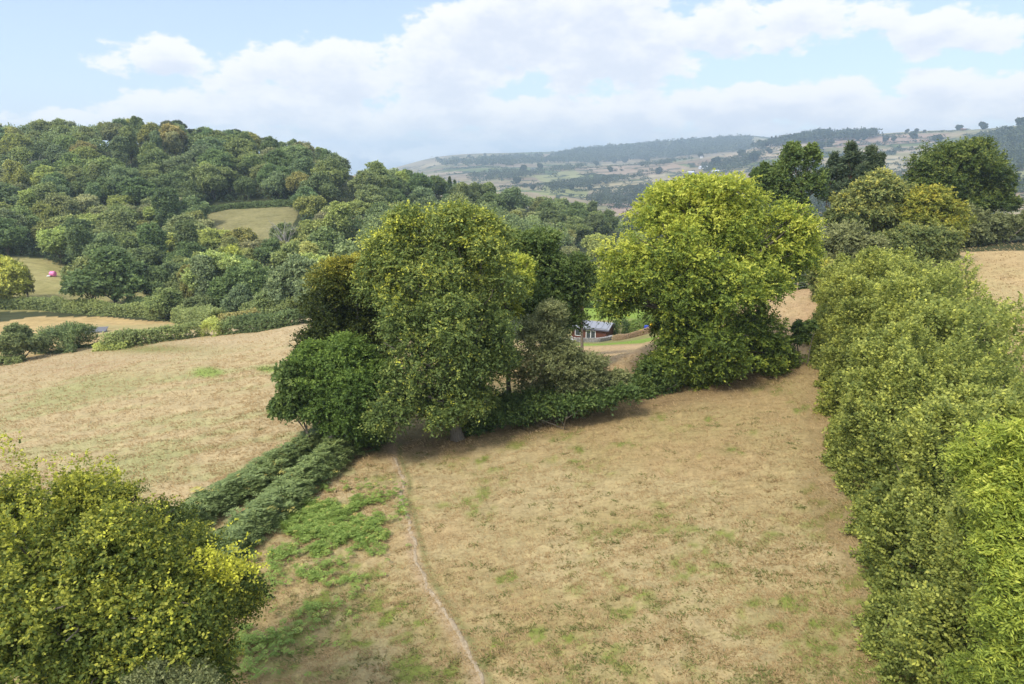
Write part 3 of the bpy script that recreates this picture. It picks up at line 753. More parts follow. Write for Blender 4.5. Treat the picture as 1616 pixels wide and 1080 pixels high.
broadleaf('elm_sapling', 'thin sparse sapling leaning out at the left end of the central clump', 'tree', 500, 48.5,
          [(456, 590, 22, 24, 0), (450, 625, 18, 20, 0), (455, 648, 15, 16, 0), (478, 612, 22, 26, 0), (440, 640, 12, 16, 0), (490, 645, 24, 20, 0)],
          DARK, .24, .08, lai=.95, puff=.42, spray=.5, droop=.5, hole=.2, back=False, tintf=lambda o, u: .55 + .1 * u[:, 2])
broadleaf('dark_green_tree', 'dark green broad tree behind and right of the central tree', 'tree', 860, 66.,
          [(850, 420, 55, 42, 0), (810, 400, 40, 34, 0), (885, 455, 44, 40, 0), (835, 470, 52, 44, -1), (890, 500, 36, 34, 0), (850, 385, 40, 24, 0), (905, 430, 30, 28, 1)],
          DARK, .22, .35, lai=1.9, puff=.36, spray=.8, ptint=.12, tintf=lambda o, u: .52 + .22 * u[:, 2] + .1 * sstep(-14, -6, o[:, 2]))
broadleaf('small_dark_tree', 'small dark tree between the dark green tree and red-walled cabin', 'tree', 918, 88.,
          [(918, 440, 22, 24, 0), (905, 465, 22, 24, 0), (930, 430, 14, 16, 1), (925, 455, 16, 16, 0)], DARK, .34, .2, lai=1.8, puff=.4, spray=.8, tintf=lambda o, u: .45 + .15 * u[:, 2])
broadleaf('hawthorn_tree', 'greyish airy hawthorn with see-through lower branches beside the bramble bank', 'tree', 880, 52.5,
          [(866, 514, 36, 32, 0), (845, 545, 42, 36, 0), (890, 556, 34, 34, 0), (870, 580, 50, 30, -1), (925, 580, 40, 28, 0), (845, 600, 40, 24, 0), (955, 600, 34, 18, 0), (900, 605, 38, 22, -1), (870, 490, 24, 20, 0), (975, 598, 18, 12, 0)],
          GREY, .15, .16, lai=1.15, puff=.3, spray=.6, nl=9, hole=.25, stems=3, droop=.2, twigs=6, tjit=.14, tintf=lambda o, u: .36 + .2 * u[:, 2])
broadleaf('bramble_bank', 'low dark bramble bank along the foot of the hawthorn', 'bramble', 880, 51.,
          [(770, 655, 34, 16, 0), (815, 648, 40, 18, 0), (860, 638, 42, 20, 0), (910, 628, 44, 20, 0), (950, 626, 34, 14, 0), (985, 618, 24, 11, 0), (800, 640, 30, 22, 1), (890, 612, 40, 20, 1.5), (740, 668, 30, 10, 0)],
          DARK, .20, .05, lai=1.9, puff=.4, spray=.7, stems=3, back=False, crown='foliage', tintf=lambda o, u: .42 + .2 * u[:, 2], down=-.9)
broadleaf('elder_bush', 'dark rounded bush against left side of the yellow-green ash', 'bush', 1022, 56.5,
          [(1032, 592, 24, 24, 0), (1010, 606, 24, 16, 0), (1045, 602, 24, 22, 0), (1022, 612, 32, 13, -.5)], DARK, .22, .08, lai=2.1, puff=.36, spray=.6, stems=3, crown='foliage', tintf=lambda o, u: .48 + .22 * u[:, 2], down=-.9)
broadleaf('fallen_branch_shrub', 'small dark shrub with bare twigs in the gap beside the hedge', 'shrub', 1268, 60.,
          [(1262, 518, 12, 10, 0), (1278, 512, 8, 9, 0), (1268, 530, 14, 8, 0), (1255, 536, 7, 4, 0)], DARK, .2, .06, lai=1.1, puff=.5, spray=.4, stems=3, hole=.15, back=False, crown='foliage', tintf=lambda o, u: .4 + .2 * u[:, 2])

# ---- the foreground tree at lower left
def lead(fol, lb, b):
    # long leaders that stick out of the crown
    tips = []
    for (px, py, dy, n, s) in ((5, 700, 0, 26, .7), (90, 735, 0, 40, .9), (140, 730, 0, 46, .9), (172, 742, 0, 40, .8), (215, 800, 0, 30, .9), (255, 805, 0, 26, .8), (270, 830, -.5, 20, .7), (375, 888, -1, 40, 1.0), (395, 880, -1, 34, 1.0), (350, 868, -1, 40, 1.0), (40, 735, 0, 40, .9), (385, 905, -1, 30, .8)):
        d = ray(px, py); p = d * ((18.5 + dy) / d[1])
        c = np.array([-12.5, 18.5, -13.0]); ax = nrm((p - c)[None])[0]
        o = p - ax * rng.uniform(0, 1.5, (n, 1)) + rng.normal(size=(n, 3)) * .16
        dd = nrm(ax + rng.normal(size=(n, 3)) * .45)
        gold = .80 if px > 330 else .62
        V, T = sprays(o, dd, rng.uniform(.4, .8, n) * s, 10, .10, .32, .2, np.repeat(ax[None], n, 0), .3, np.full(n, gold) + rng.normal(size=n) * .08, .12)
        fol.add(V, T)
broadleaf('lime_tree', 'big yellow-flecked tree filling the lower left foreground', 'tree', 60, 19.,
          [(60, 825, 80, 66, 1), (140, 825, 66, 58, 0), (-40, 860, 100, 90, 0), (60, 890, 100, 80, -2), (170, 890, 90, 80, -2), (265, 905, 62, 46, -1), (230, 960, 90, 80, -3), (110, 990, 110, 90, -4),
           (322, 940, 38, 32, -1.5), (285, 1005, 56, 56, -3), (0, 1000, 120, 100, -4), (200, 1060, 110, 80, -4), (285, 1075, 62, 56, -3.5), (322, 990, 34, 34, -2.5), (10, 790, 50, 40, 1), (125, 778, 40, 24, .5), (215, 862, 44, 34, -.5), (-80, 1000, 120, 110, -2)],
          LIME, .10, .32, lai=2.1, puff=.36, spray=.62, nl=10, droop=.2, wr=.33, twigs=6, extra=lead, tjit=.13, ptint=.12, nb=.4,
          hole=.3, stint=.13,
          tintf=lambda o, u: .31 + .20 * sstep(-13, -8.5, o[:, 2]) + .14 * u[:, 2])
broadleaf('twiggy_elder', 'greyish twiggy shrub under the front of the lower left tree', 'shrub', 255, 14.5,
          [(285, 1066, 40, 22, 0), (240, 1076, 36, 20, -.5), (318, 1090, 30, 22, -.5), (265, 1112, 56, 28, -1)], GREY, .07, .06, lai=1.3, puff=.3, spray=.35, nl=10, stems=3, twigs=8, back=False, crown='foliage', tjit=.16,
          tintf=lambda o, u: .26 + .18 * u[:, 2])

# ---- feathery ash at the right edge
broadleaf('feathery_ash', 'feathery bright green ash cut off by the right edge, in front of the hedge', 'tree', 1720, 17.,
          [(1625, 720, 60, 60, .5), (1600, 800, 52, 60, 0), (1650, 850, 70, 80, -.5), (1590, 880, 48, 50, -.5), (1610, 960, 55, 60, -1), (1640, 1040, 70, 60, -1.5), (1700, 760, 80, 90, 1), (1700, 950, 90, 100, 0), (1590, 1060, 34, 24, -1.5)],
          leaf_mat('feathery_ash_leaves', [(0, (.04, .06, .012)), (.4, (.12, .155, .026)), (.75, (.235, .262, .04)), (1, (.40, .38, .06))], .34), .13, .22, lai=1.7, puff=.36, spray=.55, nl=13, droop=.45, wr=.16, spread=1.1, ptint=.13,
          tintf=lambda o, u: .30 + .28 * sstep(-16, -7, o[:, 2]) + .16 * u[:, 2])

# ---- the overgrown hedge on the right: one long hedge
def big_hedge():
    ln = np.array([(9.6, 8.5), (13.6, 20), (16.6, 30), (19.8, 41), (25.0, 53), (31.0, 68), (37.5, 83)])      # foot of its left face
    Wd = np.array([8.5, 8.8, 9.8, 11.6, 13.4, 13.6, 11.0]); Ht = np.array([8.0, 8.4, 8.8, 8.9, 8.8, 8.0, 7.0])
    seg = np.concatenate([[0], np.cumsum(np.linalg.norm(np.diff(ln, axis=0), axis=1))])
    def at(s):
        p = np.stack([np.interp(s, seg, ln[:, 0]), np.interp(s, seg, ln[:, 1])], -1)
        q = np.stack([np.interp(s + .5, seg, ln[:, 0]), np.interp(s + .5, seg, ln[:, 1])], -1) - np.stack([np.interp(s - .5, seg, ln[:, 0]), np.interp(s - .5, seg, ln[:, 1])], -1)
        q = q / np.linalg.norm(q, axis=1, keepdims=True)
        return p, np.stack([q[:, 1], -q[:, 0]], -1), np.interp(s, seg, Wd), np.interp(s, seg, Ht)
    b = np.array([14.5 + 4, 24., 0]); b[2] = float(land(b[:1], b[1:2])[0])
    t = thing('overgrown_hedge', 'huge overgrown hazel hedge running up the right side of the pasture', 'hedge', b)
    fol = Fol()
    total = seg[-1]
    # bushy masses along it, then shoots over their skins
    S = 46000
    s = total * rng.random(S) ** 1.35
    s = np.clip(s, .6, total - .3)
    p, sd, W_, H_ = at(s)
    th = rng.uniform(-.12, 1.1, S) * math.pi            # 0 = left foot, pi = right foot
    th = np.where(rng.random(S) < .62, rng.uniform(-.05, .55, S) * math.pi, th)
    bul = fbm(s / 3.1, th * 2.2, 301, 3); bul2 = fbm(s / 1.1, th * 5, 305, 2)
    k = .83 + .42 * (bul - .5) * 2 * .75 + .22 * (bul2 - .5) * 2
    end = np.sqrt(np.clip(1 - np.clip((s - total + 5) / 5.5, 0, 1) ** 2, 0.03, 1))
    def prof(th, k):
        ct, st = np.cos(th), np.clip(np.sin(th), -.3, 1)
        cx = (1 - np.sign(ct) * np.abs(ct) ** .75 * k) * W_ * .5        # a squarish round
        cz = np.sign(st) * np.abs(st) ** .62 * k * H_
        return cx, cz
    cx, cz = prof(th, k)
    cx = W_ * .5 + (cx - W_ * .5) * end; cz = cz * end
    xy = p + sd * cx[:, None]
    gz = land(xy[:, 0], xy[:, 1])
    o = np.stack([xy[:, 0], xy[:, 1], gz + np.maximum(cz, .15)], -1)
    out = nrm(np.stack([-np.cos(th)[:, None] * sd * 1.0], 0)[0])
    nrm3 = nrm(np.concatenate([-np.cos(th)[:, None] * sd, (np.sin(th) * 1.1)[:, None]], 1))
    d = nrm(nrm3 * .8 + usphere(S) * .55 + np.array([0, 0, .45]))
    dist = np.linalg.norm(o, axis=1)
    ln_ = rng.uniform(.55, 1.25, S) * np.interp(dist, [12, 60], [.75, 1.05])
    tint = .38 + .18 * (bul - .5) * 2 + .12 * rng.normal(size=S) + .10 * nrm3[:, 2] + .12 * sstep(.55, .75, fbm(s / 6, th * 1.5, 311, 2))  # upward term paints a lit hedge top into the tint
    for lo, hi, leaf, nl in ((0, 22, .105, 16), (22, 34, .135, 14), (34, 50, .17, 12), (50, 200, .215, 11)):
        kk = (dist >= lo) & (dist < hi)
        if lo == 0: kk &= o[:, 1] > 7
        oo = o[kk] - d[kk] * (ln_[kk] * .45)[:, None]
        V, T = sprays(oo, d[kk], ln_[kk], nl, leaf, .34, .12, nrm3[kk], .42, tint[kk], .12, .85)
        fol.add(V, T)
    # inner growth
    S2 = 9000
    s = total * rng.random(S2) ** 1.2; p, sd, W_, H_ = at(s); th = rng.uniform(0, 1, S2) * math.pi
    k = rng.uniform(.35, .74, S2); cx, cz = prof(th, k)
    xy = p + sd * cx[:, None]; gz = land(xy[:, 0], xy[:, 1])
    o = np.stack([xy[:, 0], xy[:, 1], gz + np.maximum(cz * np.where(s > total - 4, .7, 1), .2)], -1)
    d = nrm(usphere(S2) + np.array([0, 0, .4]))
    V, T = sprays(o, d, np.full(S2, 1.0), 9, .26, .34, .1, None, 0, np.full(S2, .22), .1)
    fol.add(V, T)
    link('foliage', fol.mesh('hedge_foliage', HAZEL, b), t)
    paths = []
    for q in np.arange(1.0, total - 1, 1.5):
        pp, sd_, W1, H1 = at(np.array([q]))
        for j in range(3):
            off = rng.uniform(.3, .7) * W1[0]; x, y = pp[0] + sd_[0] * off
            z = float(land(np.array([x]), np.array([y]))[0])
            tx, ty = pp[0] + sd_[0] * np.clip(off + rng.normal() * 2.0, .12 * W1[0], .88 * W1[0])
            paths.append(limb((x, y, z - .3), (tx, ty, z + H1[0] * rng.uniform(.55, .85)), rng.uniform(.07, .14), .02, .1, .1, 7))
    V, Fq = tubes(paths, 5)
    link('stems', new_mesh('hedge_stems', V - b, Fq, [BARK], smooth=True), t)
    print('   hedge', fol.count())
big_hedge()

# ---- trees and bushes at the far end of the hedge, upper right
broadleaf('oak_tree', 'dark spreading oak standing above the hedge by the right-hand field', 'tree', 1512, 125.,
          [(1515, 255, 48, 34, 0), (1470, 275, 36, 34, 0), (1560, 270, 34, 34, 0), (1500, 300, 44, 36, -1), (1550, 305, 40, 32, 0), (1455, 285, 24, 26, 0), (1575, 295, 24, 28, 0), (1520, 325, 40, 22, 0), (1585, 322, 24, 12, 0), (1530, 238, 36, 20, 0), (1480, 320, 30, 20, 0)],
          leaf_mat('oak_leaves', [(0, (.018, .032, .009)), (.5, (.052, .075, .016)), (1, (.14, .155, .03))], .22), .33, .45, lai=1.8, puff=.34, spray=1.0, hole=.08, twigs=4, ptint=.12, tintf=lambda o, u: .45 + .25 * u[:, 2])
for i, (px, py0, Y, w_, lab) in enumerate(((1345, 236, 122, 17, 'tallest dark pine, left of the pair beside the pale poplar'), (1378, 240, 118, 15, 'dark pine with flat top between tall pine and bushy yellow-green tree'), (1318, 248, 126, 13, 'slim dark pine touching the right side of the poplar'))):
    broadleaf('scots_pine', lab, 'tree', px, Y, [(px, py0 + 12, w_ * .7, 11, 0), (px - 6, py0 + 28, w_, 12, 0), (px + 7, py0 + 42, w_ * 1.1, 12, 0), (px - 8, py0 + 58, w_ * 1.05, 12, 0), (px + 8, py0 + 72, w_, 11, 0), (px - 2, py0 + 2, w_ * .35, 10, 0), (px + 10, py0 + 16, w_ * .4, 9, 0)],
              PINE, .5, .26, 'pines above the hedge', PINEBARK, lai=1.7, puff=.4, spray=.8, wr=.14, nl=10, droop=-.1, back=False, tintf=lambda o, u: .42 + .25 * u[:, 2], hole=.12, subl=3)
broadleaf('poplar_tree', 'loose upright tree with ragged top behind right shoulder of the ash', 'tree', 1258, 105.,
          [(1250, 250, 14, 20, 0), (1277, 254, 13, 22, 0), (1232, 272, 15, 22, 0), (1265, 283, 18, 24, 0), (1240, 302, 20, 20, 0), (1287, 292, 15, 22, 0), (1252, 236, 8, 9, 0), (1276, 238, 7, 12, 0), (1260, 318, 22, 18, 0)],
          DARK, .34, .3, lai=.75, puff=.36, spray=.9, hole=.3, twigs=5, upb=.6, subl=4, flat_=1.25, tintf=lambda o, u: .58 + .25 * u[:, 2])
broadleaf('birch_tree', 'short rounded dark tree between the ash top and loose upright tree', 'tree', 1208, 108.,
          [(1208, 275, 16, 16, 0), (1200, 295, 18, 18, 0), (1218, 298, 16, 18, 0)], DARK, .40, .2, lai=1.6, puff=.4, spray=.8, upb=.5, tintf=lambda o, u: .5 + .22 * u[:, 2])
broadleaf('field_maple', 'tall soft green tree in front of the pines with flecks of yellow', 'tree', 1395, 102.,
          [(1400, 290, 30, 24, 0), (1375, 310, 30, 30, 0), (1418, 318, 32, 32, 0), (1385, 345, 36, 30, -1), (1350, 330, 28, 30, 0), (1330, 355, 30, 28, 0), (1425, 350, 30, 26, 0)],
          WILLOW, .34, .28, lai=1.7, puff=.36, spray=.85, ptint=.13, upb=.3, tintf=lambda o, u: .45 + .22 * u[:, 2])
broadleaf('yellow_maple', 'yellowing bushy tree beside the oak', 'tree', 1468, 98.,
          [(1468, 315, 32, 22, 0), (1490, 330, 28, 26, 0), (1445, 335, 26, 26, 0), (1470, 355, 38, 28, -1), (1500, 360, 26, 28, 0)],
          leaf_mat('yellowing_leaves', [(0, (.045, .062, .014)), (.5, (.125, .14, .026)), (1, (.28, .245, .035))], .3), .32, .25, lai=1.9, puff=.36, spray=.8, ptint=.14, tintf=lambda o, u: .48 + .3 * u[:, 2])
broadleaf('grey_willow', 'grey-green willow bush at the far end of the big hedge', 'bush', 1335, 92.,
          [(1340, 380, 38, 26, 0), (1310, 400, 30, 28, 0), (1365, 398, 32, 26, -1), (1300, 430, 22, 26, 0), (1335, 415, 36, 26, -1)],
          GREY, .28, .15, lai=1.9, puff=.34, spray=.8, stems=3, upb=.4, tintf=lambda o, u: .46 + .22 * u[:, 2], down=-.8)
broadleaf('dark_hazel', 'rounded dark green bush between grey willow and the right-hand field', 'bush', 1448, 93.,
          [(1440, 385, 40, 24, 0), (1475, 380, 32, 24, 0), (1405, 388, 28, 22, 0), (1445, 370, 34, 18, 0), (1440, 412, 44, 18, 0), (1480, 402, 26, 14, 0), (1400, 415, 26, 16, 0)], WILLOW, .28, .15, lai=2.0, puff=.36, spray=.7, stems=3, tintf=lambda o, u: .30 + .26 * u[:, 2], down=-.9)
broadleaf('gap_sapling', 'small yellow-topped sapling at the corner where hedge meets the ash', 'bush', 1300, 84.,
          [(1300, 425, 16, 22, 0), (1292, 448, 14, 18, 0), (1308, 455, 14, 20, 0), (1298, 475, 14, 16, 0)], WILLOW, .25, .08, lai=1.7, puff=.4, spray=.6, stems=3, tintf=lambda o, u: .42 + .35 * u[:, 2])
broadleaf('field_hedge', 'dark clipped-looking hedge closing the top of the right-hand field', 'hedge', 1570, 114.,
          [(1510, 368, 26, 24, 0), (1530, 352, 26, 26, 0), (1560, 362, 28, 24, 0), (1590, 355, 28, 22, 0), (1620, 350, 28, 22, 0), (1650, 350, 30, 22, 0), (1690, 348, 34, 22, 0), (1535, 372, 24, 18, -1), (1495, 385, 20, 16, -1), (1730, 346, 34, 22, 0)],
          GREY, .34, .12, lai=2.0, puff=.34, spray=.8, stems=5, back=False, crown='foliage', tintf=lambda o, u: .28 + .25 * u[:, 2], down=-.95)
broadleaf('ash_sapling', 'pale-trunked tree in shade behind the ash at the field corner', 'tree', 1266, 95.,
          [(1255, 400, 30, 24, 0), (1240, 385, 26, 24, 1), (1280, 395, 24, 22, 1), (1225, 420, 22, 22, 0)], WALNUT, .3, .42, lai=1.6, puff=.36, spray=.8, back=False, tintf=lambda o, u: .3 + .18 * u[:, 2])
broadleaf('corner_hedge', 'low dark hedge under the pale-trunked tree at the field corner', 'hedge', 1262, 93.5,
          [(1275, 447, 20, 8, 0), (1250, 456, 20, 9, 0), (1225, 466, 20, 10, 0), (1205, 474, 18, 10, 0)], DARK, .26, .06, lai=2, puff=.4, spray=.6, stems=3, back=False, crown='foliage', tintf=lambda o, u: .4 + .2 * u[:, 2], down=-.95)

# ---- bracken
def fronds(fol, base, h, n_pairs, length, tint, lean=None):
    """arching fronds: a stalk with paired tapering pinnae"""
    S = len(base)
    a = rng.uniform(0, 2 * math.pi, S)
    d = nrm(np.stack([np.cos(a), np.sin(a), rng.uniform(.35, 1.1, S)], -1))
    t = (np.arange(n_pairs) + .7) / n_pairs
    p = base[:, None] + d[:, None] * (length[:, None] * t)[..., None]; p[..., 2] += h[:, None]
    p[..., 2] -= .55 * length[:, None] * t ** 2
    side = nrm(np.cross(d, np.array([0, 0, 1.]))[:, None] * np.ones((1, n_pairs, 1)))
    for sg in (-1, 1):
        ld = nrm(side * sg + d[:, None] * .45 + rng.normal(size=p.shape) * .15)
        s = (length[:, None] * .42 * (1 - t) ** .8 + .05)[..., None]
        w_ = nrm(np.cross(ld, rng.normal(size=p.shape) * .25 + np.array([0, 0, 1.])))
        mid = p + ld * s * .35
        V = np.stack([p, mid + w_ * s * .17, p + ld * s - np.array([0, 0, .12]) * s, mid - w_ * s * .17], 2).reshape(-1, 3)
        T = np.clip(np.repeat(tint, n_pairs) + rng.normal(size=S * n_pairs) * .07, 0, 1)
        fol.add(V, T)

def bracken_row(name, label, line, width, height, n):
    pts = np.array([hit(*q) for q in line]); seg = np.concatenate([[0], np.cumsum(np.linalg.norm(np.diff(pts[:, :2], axis=0), axis=1))])
    s = rng.random(n) * seg[-1]
    x, y = np.interp(s, seg, pts[:, 0]), np.interp(s, seg, pts[:, 1])
    tx, ty = np.interp(s + .3, seg, pts[:, 0]) - np.interp(s - .3, seg, pts[:, 0]), np.interp(s + .3, seg, pts[:, 1]) - np.interp(s - .3, seg, pts[:, 1])
    q = np.hypot(tx, ty); tx, ty = tx / q, ty / q
    v = np.clip(rng.normal(size=n) * .42, -1, 1)
    wv = width * (.7 + .6 * fbm(s / 2.3, s * 0, 401, 2))
    x, y = x + ty * v * wv, y - tx * v * wv
    z = ground_z(x, y)
    top = height * np.sqrt(np.clip(1 - v * v, 0.05, 1)) * (.25 + 1.3 * fbm(s / 1.1, v * 2, 405, 4))
    base = np.stack([x, y, z], -1)
    fol = Fol()
    h = top * rng.random(n) ** .45
    tint = .42 + .25 * (fbm(s / 1.5, v, 411, 2) - .5) + .14 * (h / height - .5) + np.where(rng.random(n) < .02, .45, 0)
    fronds(fol, base, h, 8, rng.uniform(.55, 1.35, n), tint)
    b = pts[len(pts) // 2]
    t = thing(name, label, 'bracken', b)
    link('fronds', fol.mesh(name + '_fronds', BRACKEN, b), t)
    paths = [limb((x[i], y[i], z[i] - .05), (x[i] + rng.normal() * .1, y[i] + rng.normal() * .1, z[i] + h[i] + .05), .012, .006, 0, .03, 4) for i in range(0, n, 6)]
    V, Fq = tubes(paths, 4); link('stems', new_mesh(name + '_stems', V - b, Fq, [BARK], smooth=True), t)
bracken_row('bracken_row', 'upper strip of grey-green bracken beside the left meadow', [(255, 862), (300, 835), (345, 805), (395, 778), (450, 745), (505, 712), (550, 690)], 1.05, 1.6, 5200)
bracken_row('bracken_row', 'lower strip of grey-green bracken along the pasture side', [(330, 905), (370, 868), (410, 835), (455, 795), (500, 755), (545, 718), (590, 700)], 1.1, 1.5, 5200)

def bracken_patch():
    n = 4300
    fol = Fol(); P_ = []
    while sum(len(p) for p in P_) < n:
        px, py = rng.uniform(350, 640, 4000), rng.uniform(760, 1080, 4000)
        f = np.exp(-(((px - 515 + (py - 830) * .55) / 80) ** 2 + ((py - 830) / 34) ** 2)) * 1.5
        f += .16 * np.exp(-(((px - 440) / 90) ** 2 + ((py - 920) / 50) ** 2)) + .15 * np.exp(-(((px - 400) / 50) ** 2 + ((py - 1000) / 70) ** 2))
        q = ray(px, py); q = q / q[:, 1:2]
        Yg = 35. * np.ones(len(px))
        for _ in range(10): Yg = np.clip(land(q[:, 0] * Yg, Yg) / q[:, 2], 8, 60)
        x, y = q[:, 0] * Yg, Yg
        cl = fbm(x / 1.1, y / 1.1, 421, 3)
        k = rng.random(len(px)) < np.clip(f, 0, 1) * sstep(.40, .60, cl + .28 * np.clip(f - .5, 0, .6))
        P_.append(np.stack([x[k], y[k]], -1))
    xy = np.concatenate(P_)[:n]
    base = np.stack([xy[:, 0], xy[:, 1], ground_z(xy[:, 0], xy[:, 1])], -1)
    fronds(fol, base, rng.uniform(.05, .35, n), 6, rng.uniform(.3, .62, n), .45 + rng.normal(size=n) * .14 + np.where(rng.random(n) < .03, .5, 0))
    o = link('bracken_patch', fol.mesh('bracken_patch', FERN), kind='stuff', label='bright green bracken spreading from the strip into the pasture', cat='bracken')
bracken_patch()
# ------------------------------------------------------------------ valley and wooded hill
def hitv(px, py, y0, y1, n=260):
    d = ray(px, py); d = d / d[:, 1:2]
    Ys = np.exp(np.linspace(math.log(y0), math.log(y1), n))
    Y = np.full(len(px), np.nan); prev = np.full(len(px), -1.0)
    for i, yy in enumerate(Ys):
        g = land(d[:, 0] * yy, np.full(len(px), yy)) - d[:, 2] * yy
        new = np.isnan(Y) & (g > 0)
        if i:
            t = prev / (prev - g + 1e-9)
            Y = np.where(new, Ys[i - 1] + np.clip(t, 0, 1) * (yy - Ys[i - 1]), Y)
        else: Y = np.where(new, yy, Y)
        prev = g
    return d[:, 0] * Y, Y

WOODLEAF = leaf_mat('woodland_leaves', [(0, (.045, .056, .03)), (.5, (.118, .138, .068)), (1, (.25, .265, .12))], .24, objcol=True, gain=1.95)
HILLPINE = leaf_mat('hill_pine_needles', [(0, (.02, .03, .018)), (.5, (.05, .066, .035)), (1, (.10, .115, .06))], .1, objcol=True)

def wood_tree_mesh(kind, seed):
    global rng
    keep = rng; rng = np.random.default_rng(seed)
    lb = []
    if kind == 'broad':
        R, H = rng.uniform(5.5, 7.0), rng.uniform(11, 13.5)
        for _ in range(12):
            a = rng.uniform(0, 2 * math.pi); q = R * rng.uniform(.25, .68); e = rng.uniform(0, 1)
            r = R * rng.uniform(.30, .46)
            lb.append((math.cos(a) * q, math.sin(a) * q, H * (.38 + .40 * e * (1 - .35 * q / R)), r, r, r * rng.uniform(.75, .95)))
        lb.append((0, 0, H * .80, R * .42, R * .42, H * .18)); lb.append((0, 0, H * .5, R * .6, R * .6, H * .3))
    elif kind == 'tall':
        R, H = rng.uniform(3.6, 4.4), rng.uniform(14, 16)
        for _ in range(10):
            a = rng.uniform(0, 2 * math.pi); q = R * rng.uniform(.15, .6); e = rng.uniform(0, 1); r = R * rng.uniform(.36, .5)
            lb.append((math.cos(a) * q, math.sin(a) * q, H * (.3 + .55 * e), r, r, r * 1.15))
        lb.append((0, 0, H * .87, R * .4, R * .4, H * .12)); lb.append((0, 0, H * .5, R * .6, R * .6, H * .35))
    elif kind == 'willow':
        R, H = rng.uniform(4.2, 5.4), rng.uniform(7.5, 9)
        for _ in range(11):
            a = rng.uniform(0, 2 * math.pi); q = R * rng.uniform(.3, .75); r = R * rng.uniform(.28, .42)
            lb.append((math.cos(a) * q, math.sin(a) * q, H * rng.uniform(.3, .78), r, r, r * .85))
        lb.append((0, 0, H * .55, R * .6, R * .6, H * .4))
    elif kind == 'pine':
        H = rng.uniform(12.5, 15); R = 5
        for _ in range(15):
            a = rng.uniform(0, 2 * math.pi); q = R * rng.uniform(.1, .75); r = rng.uniform(1.3, 2.2)
            lb.append((math.cos(a) * q, math.sin(a) * q, H * rng.uniform(.38, .97), r * 1.2, r * 1.2, r * .7))
    else:   # spruce
        H = 15
        for i in range(8):
            f = i / 7; r = .5 + 2.7 * (1 - f)
            lb.append((rng.normal() * .15, rng.normal() * .15, H * (.15 + .82 * f), r, r, 1.3))
    lb = np.array(lb)
    fol = Fol()
    pine = kind in ('pine', 'spruce')
    lobes_foliage(fol, lb, .42 if not pine else .5, lai=2.0 if not pine else 1.8, puff=.40, spray=1.0, nl=8, droop=.2, wr=.36 if not pine else .2, nb=.6, inner=.28, tjit=.10, ptint=.13, down=-.7, flat_=.92, subl=5, stint=.07, tintf=lambda o, u: .46 + .16 * u[:, 2])
    paths = skeleton((0, 0, -1.5), lb, .28 if kind != 'willow' else .2, twigs=1)
    V2, F2 = tubes(paths, 5)
    V1 = np.concatenate(fol.V); n1 = len(V1)
    F1 = np.arange(n1, dtype=np.int32).reshape(-1, 4)
    me = new_mesh(kind + '_wood_tree', np.concatenate([V1, V2]), [F1, F2 + n1], [HILLPINE if pine else WOODLEAF, PINEBARK if pine else BARK],
                  face_attrs={'tint': np.concatenate([np.concatenate(fol.T), np.full(len(F2), .5)])}, mat_idx=np.concatenate([np.zeros(len(F1)), np.ones(len(F2))]))
    rng = keep
    return me
def dead_tree(px, py, Y, hpx, lab):
    p = stand(px, Y); dep = p[1] * CP - p[2] * SP; H = hpx * dep / F
    paths = [limb((0, 0, -.5), (rng.normal() * .4, 0, H * .8), .28, .08, 0, .05, 10)]
    for i in range(14):
        a = rng.uniform(0, 6.28); f = rng.uniform(.25, .8); q, r_ = limb((0, 0, H * .8 * f), (math.cos(a) * H * .3, math.sin(a) * H * .3, H * min(1, f + .35)), .11, .03, .15, .12)
        paths.append((q, r_))
        for _ in range(4): paths.append(limb(q[rng.integers(3, 8)], q[-1] + rng.normal(size=3) * H * .1, .05, .015, .1, .12, 5))
    V, Fq = tubes(paths, 5)
    t = thing('dead_tree', lab, 'tree', p); link('trunk', new_mesh('dead_trunk', V, Fq, [noisy_mat('bleached_bark', (.22, .2, .17), (.45, .42, .36), 6, .9, .4)], smooth=True), t)
dead_tree(452, 430, 215, 62, 'bare bleached dead tree in the lower wood beside the brown clearing')
dead_tree(58, 300, 320, 34, 'pale bare dead tree high in the wood above the bale field')
KINDS = {'broad': [wood_tree_mesh('broad', 100 + i) for i in range(5)], 'tall': [wood_tree_mesh('tall', 120 + i) for i in range(2)], 'willow': [wood_tree_mesh('willow', 140 + i) for i in range(3)],
         'pine': [wood_tree_mesh('pine', 160 + i) for i in range(3)], 'spruce': [wood_tree_mesh('spruce', 180)]}
SHAPE = {'broad': ['broad-domed', 'wide-crowned', 'lumpy round', 'full-crowned', 'spreading'], 'tall': ['tall narrow', 'tall upright'], 'willow': ['low bushy', 'low rounded', 'short tufted'], 'pine': ['flat-topped piney', 'ragged piney', 'layered piney'], 'spruce': ['pointed conifer']}

